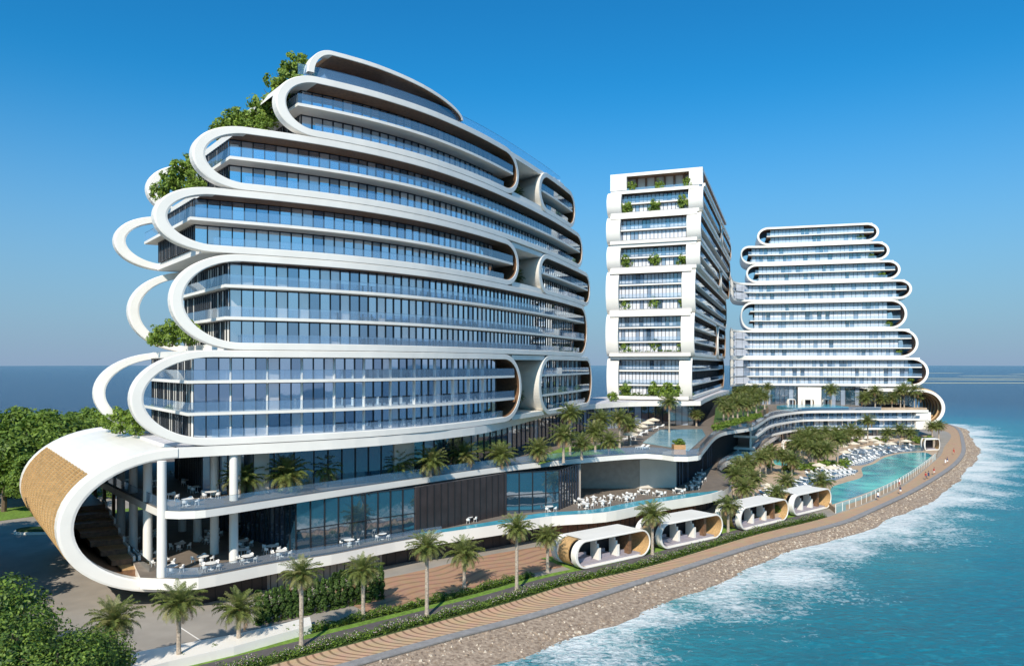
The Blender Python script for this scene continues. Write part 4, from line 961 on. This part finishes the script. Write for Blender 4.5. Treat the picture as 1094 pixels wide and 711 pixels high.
def trunkbranch(h, r0):
    mb = MB(); mb.tube([(0, 0, 0), (.1, .05, h * .35), (0, .1, h * .7)], [r0, r0 * .8, r0 * .45], 8)
    for k in range(6):
        a = k * 1.05; mb.tube([(.05, .05, h * (.3 + .04 * k)), (math.cos(a) * h * .12, math.sin(a) * h * .12, h * (.5 + .04 * k)), (math.cos(a) * h * .25, math.sin(a) * h * .25, h * (.66 + .03 * k))], [r0 * .45, r0 * .3, r0 * .12], 6)
    return mb.mesh('trunk', [barkM])
TB = trunkbranch(9.5, .32); TBS = trunkbranch(2.2, .07)
def tree(x, y, zrel, sc, label, group, cr=None, szz=1.0):
    root = empty('broadleaf_tree', (x, y, H + zrel), label, 'tree', group); q = rp_.uniform(0, 6.28)
    t = obj('trunk', TB, root, (0, 0, 0)); t.scale = (sc, sc, sc * szz); c = obj('crown', rp_.choice(cr or CROWN), root, (0, 0, 0)); c.scale = (sc, sc, sc * szz); c.rotation_euler = (0, 0, q)
    return root
def bush(x, y, zrel, sc, label, group, szz=1.0, name='planted_bush', cat='shrub'):
    root = empty(name, (x, y, H + zrel), label, cat, group)
    t = obj('stem', TBS, root, (0, 0, 0)); t.scale = (sc, sc, sc * szz); c = obj('foliage', rp_.choice(BUSH), root, (0, 0, 0)); c.scale = (sc, sc, sc * szz); c.rotation_euler = (0, 0, rp_.uniform(0, 6.28))
    return root
def atY(px, Y): return ((px - CX) / F * Y, Y)
LT = [(4, 132, 1.35), (30, 138, 1.6), (52, 144, 1.6), (76, 148, 1.5), (98, 152, 1.4), (-22, 134, 1.4), (16, 160, 1.6), (62, 172, 1.6), (96, 176, 1.5), (120, 168, 1.35), (-6, 146, 1.3), (40, 128, 1.1), (140, 176, 1.3)]
LT.sort()
for i, (px, Y, s_) in enumerate(LT): tree(*atY(px, Y), G, s_ * 1.1, f'leafy green tree in the grove behind the timber lattice scroll, {ORD[i]} from the left', 'trees of the left grove')
for i, (px, Y, s_) in enumerate(((16, 50, 1.15), (62, 49.5, 1.0), (88, 53, .9), (-20, 54, 1.3), (38, 46, .95))): tree(*atY(px, Y), G, s_, ['large dark leafy tree filling the bottom left corner', 'dense tree in the bottom left group, left of the first palm', 'lowest tree of the corner group, touching the first palm', 'tallest tree at the left edge behind the corner group', 'nearest tree of the bottom left corner group'][i], 'trees in the near left corner', CROWNN)
for i, (x, y, s_) in enumerate(((-60, 71, 1.6), (-65, 78, 1.75), (-70, 87, 1.8), (-76, 95, 1.8), (-84, 103, 1.7), (-62, 64, 1.5), (-80, 84, 1.7))): tree(x, y, G, s_, 'tree beside the forecourt left of the frame, casting shade on the asphalt', 'trees shading the forecourt')
# low dark hedge beneath the grove
mb = leafmesh('hedge', 91, [(-4 + i * 2.4, 0, 1.2, 1.7, 1.5) for i in range(13)], 5200, .22); h_ = obj('hedge', mb, None, (*P(-20, 532, G), ZG)); tag(h_, 'dark clipped hedge under the trees at the left edge', 'hedge')
# terrace trees on tower A
TA = [(128, 97, -9, 1.9, 'small tree on the podium roof inside the lowest white hoop'), (146, 95, -9, 1.8, 'bright small tree between the two lowest hoops'), (116, 104, -9, 1.7, 'small tree behind the lowest rear hoop'),
 (168, 95, 2.2, 1.5, 'left bush on the balcony inside the second hoop'), (184, 93, 2.2, 1.8, 'middle bush on the balcony inside the second hoop'), (202, 91, 2.2, 1.7, 'right bush on the balcony inside the second hoop'),
 (172, 93, 20.2, 1.3, 'lowest bush on the sloping roof garden of the third lobe'), (186, 92, 21, 1.7, 'second bush on the roof garden of the third lobe'), (200, 91, 21.6, 2.0, 'tall bush on the roof garden beside the fourth lobe'), (207, 89.5, 20.4, 1.3, 'small bush in front of the fourth lobe curl'),
 (238, 92, 27, 1.7, 'leftmost bush on the fourth lobe roof garden'), (254, 92, 28, 2.0, 'tall dark bush on the fourth lobe roof garden'), (268, 90.5, 27.6, 1.6, 'round bush on the fourth lobe roof, centre'), (283, 89, 27.4, 1.1, 'yellow green bush by the top lobe curl'), (290, 92, 28.6, 1.9, 'bush leaning on the top lobe shell, lower one'), (302, 92, 31, 1.7, 'bush on top lobe shell, middle of the slope'), (318, 92, 33, 1.7, 'highest bush of the hotel beside the roof canopy')]
for px, Y, z, s_, t in TA: bush(*atY(px, Y), z + (.8 if px > 288 else 0), s_ * (1.15 if px > 288 else .85), t, 'bushes on the near tower terraces', 1.08)
for z, t in ((-8.2, 'lowest'), (13.2, 'middle'), (27.6, 'upper')):
    for dx in (0, 5): x, y, _ = posA(A(561) + dx, 4.5 + dx * .3, 0); palm(x, y, z, 2.2, f'{"left" if not dx else "right"} small dark palm in the {t} planted break of the near tower', 'palms in the tower breaks', .85)
# B terrace bushes
for zi, lbv in enumerate(LB):
    pass
rows_ = [(-8, -.9, 'bottom'), (2.8, -.9, 'second'), (13.6, -.6, 'third'), (24.4, -.6, 'fourth'), (38.3, -.9, 'sixth'), (43.95, .8, 'roof')]
for z, s_, t in rows_:
    for k, tt in enumerate((19.2, 12, 5)):
        x, y, _ = posB(s_, tt + (-1 if z > 40 else 0), 0); bush(x, y, z, 1.5 if z < 43 else 1.15, f'{["left", "middle", "right"][k]} bush on the {t} terrace of the middle tower end', 'bushes on the middle tower', 1.25)
mb = leafmesh('hedge_strip', 92, [(i * 1.5, 0, .5, .9, .6) for i in range(13)], 2600, .16)
for z, t in ((-8, 'bottom'), (2.8, 'second')):
    q = posB(-1.2, 21, 0); h_ = obj('hedge_strip', mb, None, (q[0], q[1], z + H)); h_.rotation_euler = (0, 0, -.356); tag(h_, f'low hedge along the {t} terrace edge of the middle tower end', 'hedge', 'low hedges on the middle tower')
for i, (px, py) in enumerate(((715, 424), (655, 424))): x, y = atY(px, 180 if i == 0 else 182); bush(x, y, -9.0, 2.3 if i == 0 else 1.2, ['round bright tree at the podium roof edge above the slim palm', 'small bush at the left foot of the middle tower'][i], None, 1.0, 'roof_edge_tree', 'tree')
for i, (r_, z) in enumerate(((938, 45.5), (949, 38.4), (961, 31.2), (968, 13.2), (980, 3), (991, -7.5))):
    s_ = Cx(r_) - 5.5; p = spC(s_); bush(p[0] + .6, p[1] + 2, z + .6, 1.3, f'{ORD[5 - i]} lowest end bush inside the right curls of the far tower', 'bushes on the far tower', 1.0)
# columnar hedge plants
CONE = [leafmesh('foliage', 95 + i, [(0, 0, .4 + k * .42, .5 - .03 * k, .45) for k in range(6)], 2400, .11, (leafB, leafC, leafB)) for i in range(3)]
a, b = P(276, 667, G), P(406, 640, G)
for i in range(19):
    t = i / 18; root = empty('column_shrub', (a[0] + (b[0] - a[0]) * t, a[1] + (b[1] - a[1]) * t, ZG), f'dark green upright shrub against the base wall, {ORD[i]} from the left', 'shrub', 'upright shrubs against the base wall')
    s_ = rp_.uniform(1.0, 1.2); c = obj('foliage', rp_.choice(CONE), root, (0, 0, 0)); c.scale = (1.18, 1.18, s_ * (1.1 + .12 * t)); tt = obj('stem', TBS, root, (0, 0, 0)); tt.scale = (.3, .3, .4)
# shrubs, flowers and grass: uncountable
def groundcover(name, pts, w, n, hh, seed, fl=.12, mats=(leafA, leafB, leafC, flowerM, pinkM)):
    r = random.Random(seed); mb = MB(); e = offset(pts, -w)
    for _ in range(n):
        i = r.randrange(len(pts) - 1); t = r.random(); u = r.random(); a = pts[i]; b = pts[i + 1]; c = e[i]; d = e[i + 1]
        x = (a[0] + (b[0] - a[0]) * t) * (1 - u) + (c[0] + (d[0] - c[0]) * t) * u; y = (a[1] + (b[1] - a[1]) * t) * (1 - u) + (c[1] + (d[1] - c[1]) * t) * u
        cl = .6 + .4 * math.sin(i * .9 + 3 * t) * math.sin(x * 1.7) ; z = ZG + r.random() * hh * cl; f_ = r.random() < fl and z > ZG + hh * .4; s = .06 if f_ else r.uniform(.07, .15); q = r.uniform(0, 6.28); tl = r.uniform(.2, 1.2)
        dx, dy = math.cos(q) * s, math.sin(q) * s
        mb.add([(x - dx, y - dy, z), (x + dx * .2 - dy * .5, y + dx * .5, z + s * tl * .5), (x + dx, y + dy, z + s * tl), (x + dy * .5, y - dx * .5, z + s * .3)], r.choice((3, 4, 3)) if f_ else r.choice((0, 0, 1, 1, 2)))
    return tag(mb.build(name, list(mats), weld=False), kind='stuff')
vis = [p for p in offset(inr, -.15) if p[1] > 60]
groundcover('flowering_ground_cover', vis, 1.45, 36000, .95, 1, .36)
groundcover('shrub_ground_cover', [p for p in offset(sh, -4.95) if p[1] > 55], 1.3, 26000, .85, 2, .12)
for i in range(14): x, y = P(768 + i * 3.6, 460.5 - i * 1.1, -13.1); bush(x - .3, y + 1.2, -13.15, .75, f'{ORD[i]} low shrub from the left along the timber faced planter', 'shrubs in the timber planter')

k = 0
for a, b_ in sorted(((800, 505), (842, 505), (848, 499), (856, 502), (880, 500), (890, 497), (905, 472), (915, 472), (936, 472), (946, 472), (970, 473), (978, 473), (984, 474), (836, 486), (822, 500), (868, 503), (812, 541), (846, 527), (828, 547), (785, 545), (902, 499), (992, 472))):
    x, y = P(a, b_, DK); bush(x, y, DK, rp_.uniform(.9, 1.5), f'low green shrub on the lagoon deck, {ORD[k]} from the left among its shrubs', 'shrubs dotting the lagoon deck', .8); k += 1
for i, (a, b_, c_) in enumerate(sorted(((893, 476, 463), (902, 476, 465), (918, 475, 463), (948, 475, 463), (972, 475, 463), (836, 505, 488), (846, 508, 492), (884, 500, 481), (996, 470, 456), (1003, 469, 455)))):
    palmpx(a, b_, c_, DK, f'{ORD[i]} palm from the left along the foot of the curved wing and lagoon edge', 'palms along the curved wing', 1.15)
# ================================================================== TABLES, CHAIRS, LOUNGERS, PARASOLS
def table_meshes():
    t = MB(); t.lathe((0, 0, 0), [(.62, .70), (.66, .72), (.66, .75), (.62, .76)], 14); l = MB(); l.lathe((0, 0, 0), [(.32, 0), (.30, .03), (.05, .06), (.05, .70)], 10)
    return t.mesh('tabletop', [furn]), l.mesh('pedestal', [furn])
TT, TPd = table_meshes()
def chair_meshes():
    s = MB(); s.lathe((0, 0, 0), [(.20, .42), (.26, .44), (.26, .48), (.22, .50)], 10)
    b = MB()
    for k in range(8):
        a0, a1 = math.pi * (k / 8) , math.pi * ((k + 1) / 8)
        for r_, sg in ((.27, 1), (.24, -1)):
            q = [(r_ * math.cos(a0), r_ * math.sin(a0), .48), (r_ * math.cos(a1), r_ * math.sin(a1), .48), (r_ * 1.05 * math.cos(a1), r_ * 1.05 * math.sin(a1), .82 - .12 * abs(math.cos(a1))), (r_ * 1.05 * math.cos(a0), r_ * 1.05 * math.sin(a0), .82 - .12 * abs(math.cos(a0)))]
            b.add(q if sg > 0 else q[::-1])
    ls = []
    for sx in (-1, 1):
        for sy in (-1, 1): l = MB(); l.tube([(.2 * sx, .2 * sy, 0), (.15 * sx, .15 * sy, .43)], .02, 5); ls.append(l.mesh('leg', [furn]))
    return s.mesh('seat', [furn]), b.mesh('backrest', [furn]), ls
CS, CB_, CL = chair_meshes()
def chair(x, y, z, rot, label, group):
    r = empty('dining_chair', (x, y, z), label, 'chair', group); r.rotation_euler = (0, 0, rot)
    obj('seat', CS, r, (0, 0, 0)); obj('backrest', CB_, r, (0, 0, 0))
    for l in CL: obj('leg', l, r, (0, 0, 0))
def dining(x, y, z, where, k, group, nch=4):
    r = empty('dining_table', (x, y, z), f'round white dining table {where}, {ORD[k]} from the left', 'table', group)
    obj('tabletop', TT, r, (0, 0, 0)); obj('pedestal', TPd, r, (0, 0, 0)); a0 = rp_.uniform(0, 6)
    a0 = rp_.uniform(-.4, .4)
    for c in range(nch):
        a = a0 + c * 2 * math.pi / nch; chair(x + 1.0 * math.cos(a), y + 1.0 * math.sin(a), z, a - math.pi / 2, f'white chair, {["right", "far", "left", "near"][c]} side of {ORD[k]} table {where}', 'chairs ' + where)
PLACED = []
def tset(lst, z, where, group):
    lst = sorted(lst); kk = 0
    for k, (px, py) in enumerate(lst):
        x, y = P(px, py, z + .75); need = 2.2 if px < 430 or z > -20 else 4.6; ed_ = midS if z > -20 else lowS
        for _ in range(30):
            if min(math.hypot(x - q[0], y - q[1]) for q in ed_) >= need and inside((x, y), (midS + midB) if z > -20 else (lowS + lowB)): break
            x -= .2; y += .22
        if any(math.hypot(x - q[0], y - q[1]) < 2.6 and z == q[2] for q in PLACED): continue
        PLACED.append((x, y, z)); dining(x, y, H + z + .01, where, kk, group); kk += 1
T = lambda ox, oy, s: (lambda l: [(ox + a / s, oy + b / s) for a, b in l])
tset(T(0, 540, 4.156)([(800, 165), (900, 222), (955, 262), (800, 287), (930, 135), (650, 197), (725, 237), (690, 110), (575, 138)]), zL, 'between the scroll columns', 'tables between the columns')
tset(T(200, 400, 3.553)([(85, 622), (65, 690), (205, 662), (212, 628), (320, 648), (240, 692), (380, 675), (100, 590)]), zL, 'before the dark restaurant glass', 'tables before the restaurant glass')
tset(T(200, 400, 3.553)([(668, 643), (797, 620), (1010, 583)]) + [(483, 563.5), (522, 557)], zL, 'along the slim water channel', 'tables along the channel')
tset(T(440, 400, 3.553)([(580, 510), (660, 488), (642, 472), (690, 464), (730, 480), (755, 458), (815, 463), (825, 450), (880, 452), (880, 437), (950, 445), (1020, 434)]), zL, 'in the open loggia', 'tables in the loggia')
tset(T(700, 470, 6.84)([(180, 352), (270, 330), (300, 297), (325, 270), (355, 240), (362, 216), (370, 193), (385, 170), (400, 145), (412, 122), (432, 96)]), zL, 'in the side aisle past the loggia', 'tables in the side aisle')
tset(T(0, 400, 3.553)([(720, 397), (750, 422), (712, 470), (640, 452), (800, 443), (682, 362), (590, 402), (560, 432)]), -15.35, 'on the upper corner terrace', 'tables on the upper terrace')

def lounger_mesh():
    f = MB(); 
    f.box(-.33, .33, -.95, .95, .28, .33)
    for sx in (-.28, .28):
        for sy in (-.85, .85): f.box(sx - .03, sx + .03, sy - .03, sy + .03, 0, .28)
    c = MB(); c.box(-.31, .31, -.93, .35, .332, .42); c.add([(-.31, .35, .42), (.31, .35, .42), (.31, .95, .78), (-.31, .95, .78)]); c.add([(-.31, .35, .335), (.31, .35, .335), (.31, .98, .70), (-.31, .98, .70)])
    for s in (-.31, .31): c.add([(s, .35, .42), (s, .95, .78), (s, .98, .70), (s, .35, .335)])
    return f.mesh('frame', [furn]), c.mesh('cushion', [furn])
LF, LC_ = lounger_mesh()
def lounger(x, y, z, rot, label, group):
    r = empty('sun_lounger', (x, y, z), label, 'sun lounger', group); r.rotation_euler = (0, 0, rot); obj('frame', LF, r, (0, 0, 0)); obj('cushion', LC_, r, (0, 0, 0))
def parasol_mesh():
    p = MB(); p.lathe((0, 0, 0), [(.25, 0), (.25, .06), (.03, .08), (.03, 2.5)], 8); c = MB()
    for k in range(8):
        a, b = k * math.pi / 4, (k + 1) * math.pi / 4; c.add([(1.6 * math.cos(a), 1.6 * math.sin(a), 2.05), (1.6 * math.cos(b), 1.6 * math.sin(b), 2.05), (0, 0, 2.6)]); c.add([(1.6 * math.cos(b), 1.6 * math.sin(b), 2.05), (1.6 * math.cos(a), 1.6 * math.sin(a), 2.05), (1.6 * math.cos(a), 1.6 * math.sin(a), 1.9), (1.6 * math.cos(b), 1.6 * math.sin(b), 1.9)])
    return p.mesh('pole', [furn]), c.mesh('canopy', [canvas])
PPm, PCm = parasol_mesh()
for i, (a, b_) in enumerate(((674, 462), (679, 457.5), (685, 453.5), (692, 450), (698, 447))):
    x, y = P(a, b_, -13.0); r = empty('parasol', (x, y, H - 15.34), f'cream parasol beside the upper terrace pool, {ORD[i]} from the near end', 'parasol', 'parasols by the upper pool'); obj('pole', PPm, r, (0, 0, 0)); c = obj('canopy', PCm, r, (0, 0, 0))
for i, (a, b_) in enumerate(((670, 468), (674, 466), (682, 464.5), (688, 461.5), (693, 459), (700, 457), (684, 477), (689, 477.5), (706, 455))):
    x, y = P(a, b_, -15); lounger(x, y, H - 15.34, -1.0, f'white sun lounger by the upper terrace pool, {ORD[i]} from the near end', 'loungers by the upper pool')
def lrow(p0, p1, n, where, rot):
    for i in range(n):
        t = (i + .5) / n; x, y = P(p0[0] + (p1[0] - p0[0]) * t, p0[1] + (p1[1] - p0[1]) * t, DK); lounger(x, y, ZD + .015, rot + rp_.uniform(-.3, .3), f'white lounger {where}, {ORD[i]} from the left', 'loungers ' + where)
lrow((806, 531), (862, 512), 9, 'in the near blue pool, back row', .5); lrow((802, 538), (866, 519), 9, 'in the near blue pool, front row', .5)
lrow((862, 507), (913, 503), 10, 'in the small blue pool, back row', .3); lrow((868, 513), (912, 506.5), 9, 'in the small blue pool, front row', .3)
lrow((900, 488), (978, 476), 10, 'behind the long blue pool, top row', .2); lrow((900, 492.5), (975, 480), 9, 'in the long blue pool, middle row', .2); lrow((908, 497), (938, 489), 9, 'on the lagoon edge by the long pool', .2); lrow((905, 483), (965, 473.5), 9, 'on the sand near the curved wing', .2)
lrow((868, 503), (905, 498.5), 8, 'on the sand above the small pool', .2)
for i, (a, b_) in enumerate(sorted(((912, 481), (922, 478), (933, 477), (945, 474), (955, 474), (939, 480), (900, 484), (875, 506), (903, 491), (925, 486), (888, 509), (952, 481), (968, 478), (820, 530), (838, 524)))):
    x, y = P(a, b_, DK); r = empty('parasol', (x, y, ZD), f'cream parasol among the lagoon loungers, {ORD[i]} from the left', 'parasol', 'parasols round the lagoon'); obj('pole', PPm, r, (0, 0, 0)); obj('canopy', PCm, r, (0, 0, 0))
# timber planter box at the terrace corner
r = empty('planter_box', (*P(725, 484.5, -15.35), H - 15.34), 'square timber planter box on the corner of the upper terrace', 'planter')
mb = MB(); mb.box(-1, 1, -1, 1, 0, 1.6); mb.build('box', [planterM], r).location = (0, 0, 0); c = obj('foliage', BUSH[0], r, (0, 0, 1.2)); c.scale = (1, 1, .7)

# ================================================================== PEOPLE
def person_mesh(walk):
    me = bpy.data.meshes.new('body'); s = .22 * walk
    V = [(0, 0, .95), (0, 0, 1.2), (0, 0, 1.42), (0, 0, 1.52), (0, .02, 1.66), (.1, 0, .9), (.11, s, .5), (.11, s * .4 + .0, .07), (.11, s * .4 + .14, .03), (-.1, 0, .9), (-.11, -s, .52), (-.11, -s * 2, .1), (-.11, -s * 2 + .14, .05), (.19, 0, 1.4), (.25, -s * .8, 1.12), (.25, -s * .2, .86), (.25, .05, .78), (-.19, 0, 1.4), (-.25, s * .8, 1.12), (-.25, s * 1.2, .88), (-.25, s * 1.4, .8)]
    E = [(0, 1), (1, 2), (2, 3), (3, 4), (0, 5), (5, 6), (6, 7), (7, 8), (0, 9), (9, 10), (10, 11), (11, 12), (2, 13), (13, 14), (14, 15), (15, 16), (2, 17), (17, 18), (18, 19), (19, 20)]
    rad = [.13, .12, .12, .05, .1, .09, .06, .045, .035, .09, .06, .045, .035, .06, .045, .035, .03, .06, .045, .035, .03]
    me.from_pydata(V, E, []); o = bpy.data.objects.new('tmp', me); COL.objects.link(o); md = o.modifiers.new('s', 'SKIN'); ss = o.modifiers.new('u', 'SUBSURF'); ss.levels = 1
    sk = me.skin_vertices[0].data if me.skin_vertices else None
    if sk is None: me.skin_vertices_add() if hasattr(me, 'skin_vertices_add') else None
    if me.skin_vertices:
        for i, r_ in enumerate(rad): me.skin_vertices[0].data[i].radius = (r_, r_)
        me.skin_vertices[0].data[0].use_root = True
    dg = bpy.context.evaluated_depsgraph_get(); out = bpy.data.meshes.new_from_object(o.evaluated_get(dg)); out.name = 'body'; bpy.data.objects.remove(o)
    out.materials.clear(); out.materials.append(skinM); return out
BM_ = [person_mesh(1), person_mesh(.3)]
def cloth(m_, kind):
    mb = MB()
    if kind == 'shirt': mb.lathe((0, 0, 0), [(.19, .92), (.175, 1.15), (.2, 1.38), (.1, 1.47)], 12, 0, .75)
    elif kind == 'shorts': mb.lathe((0, 0, 0), [(.21, .62), (.2, .8), (.18, .98)], 12, 0, .7)
    else: mb.lathe((0, -.01, 0), [(.02, 1.81), (.085, 1.78), (.115, 1.70), (.1, 1.62)], 10, 0, 1.0)
    return mb.mesh(kind, [m_])
CM = {(c, k): cloth(m_, k) for c, m_ in (('red', clothR), ('white', clothW), ('navy', clothB)) for k in ('shirt', 'shorts')}; HM = cloth(hairM, 'hair')
PEO = [(938, 534, 'white', 'navy', 'person in white top walking nearest on the promenade by the glass fence'), (962, 527.5, 'navy', 'white', 'person in navy top walking beside the kerb of the promenade'), (989, 512, 'red', 'navy', 'person in red top standing mid promenade, left of a pair'), (992, 511, 'navy', 'navy', 'person all in navy standing beside the red shirted one'), (998, 507, 'red', 'white', 'person in red top and white shorts by the fence end'), (1010, 496.5, 'white', 'white', 'person all in white walking past the kiosk'), (1012, 495, 'navy', 'white', 'person in navy top and white shorts close behind the white one'), (1019, 485, 'red', 'red', 'farthest person, all in red, near the promenade bend'), (961, 519, 'white', 'red', 'person in white top and red shorts against the glass fence')]
for px, py, a, b_, t in PEO:
    x, y = P(px, py, G); r = empty('person', (x, y, ZG + .005), t, 'person', 'people on the promenade'); r.rotation_euler = (0, 0, rp_.uniform(-1.2, -.3) + (3.14 if rp_.random() < .5 else 0))
    obj('body', rp_.choice(BM_), r, (0, 0, 0)); obj('shirt', CM[(a, 'shirt')], r, (0, 0, 0)); obj('shorts', CM[(b_, 'shorts')], r, (0, 0, 0)); obj('hair', HM, r, (0, 0, 0))

# ================================================================== CAMERA, SUN, SKY
for o in bpy.data.objects:
    if '_abs' in o: del o['_abs']
cam = bpy.data.cameras.new('camera'); co = bpy.data.objects.new('camera', cam); COL.objects.link(co); co.location = (0, 0, H); co.rotation_euler = (math.radians(90), 0, 0)
cam.sensor_width = 36; cam.lens = 36 * F / 1094; cam.shift_y = (389 - 355.5) / 1094; cam.clip_end = 40000; cam.clip_start = .5; scene.camera = co
EL, AZ = math.radians(40), math.radians(14)      # the sun stands behind the camera, to the left
sv = Vector((-math.sin(AZ) * math.cos(EL), -math.cos(AZ) * math.cos(EL), math.sin(EL)))
sl = bpy.data.lights.new('sun', 'SUN'); sl.energy = 4.6; sl.angle = math.radians(.55); sl.color = (1, .91, .78); so = bpy.data.objects.new('sun', sl); COL.objects.link(so); so.rotation_euler = sv.to_track_quat('Z', 'Y').to_euler(); so.location = (-60, -60, 120)
w = bpy.data.worlds.new('World'); scene.world = w; w.use_nodes = True; n = w.node_tree; n.nodes.clear()
ou = n.nodes.new('ShaderNodeOutputWorld'); bg = n.nodes.new('ShaderNodeBackground'); sky = n.nodes.new('ShaderNodeTexSky'); sky.sky_type = 'NISHITA'; sky.sun_disc = False
sky.sun_elevation = EL; sky.sun_rotation = math.atan2(sv.x, sv.y); sky.air_density = 1.0; sky.dust_density = .6; sky.ozone_density = 3.5
hs = n.nodes.new('ShaderNodeHueSaturation'); hs.inputs['Saturation'].default_value = 1.3; hs.inputs['Value'].default_value = 1.0
tn = n.nodes.new('ShaderNodeMix'); tn.data_type = 'RGBA'; tn.blend_type = 'MULTIPLY'; tn.inputs[0].default_value = 1; tn.inputs[7].default_value = (.36, 1.30, 1.36, 1)
tcw = n.nodes.new('ShaderNodeTexCoord'); sx = n.nodes.new('ShaderNodeSeparateXYZ'); n.links.new(tcw.outputs['Generated'], sx.inputs[0])
mr = n.nodes.new('ShaderNodeMapRange'); mr.interpolation_type = 'SMOOTHSTEP'; mr.inputs[1].default_value = -.02; mr.inputs[2].default_value = .36; mr.inputs[3].default_value = .92; mr.inputs[4].default_value = 0; n.links.new(sx.outputs[2], mr.inputs[0])
hz = n.nodes.new('ShaderNodeMix'); hz.data_type = 'RGBA'; hz.inputs[7].default_value = (2.6, 3.35, 5.0, 1)     # lavender sea haze low in the sky
n.links.new(sky.outputs[0], hs.inputs['Color']); n.links.new(hs.outputs[0], tn.inputs[6]); n.links.new(tn.outputs[2], hz.inputs[6]); n.links.new(mr.outputs[0], hz.inputs[0]); n.links.new(hz.outputs[2], bg.inputs[0]); bg.inputs[1].default_value = .092; n.links.new(bg.outputs[0], ou.inputs[0])
vs = scene.view_settings; vs.view_transform = 'Standard'; vs.look = 'None'; vs.exposure = .27; vs.gamma = 1; vs.use_curve_mapping = False
scene.render.engine = 'CYCLES'; scene.cycles.max_bounces = 6; scene.cycles.transparent_max_bounces = 16
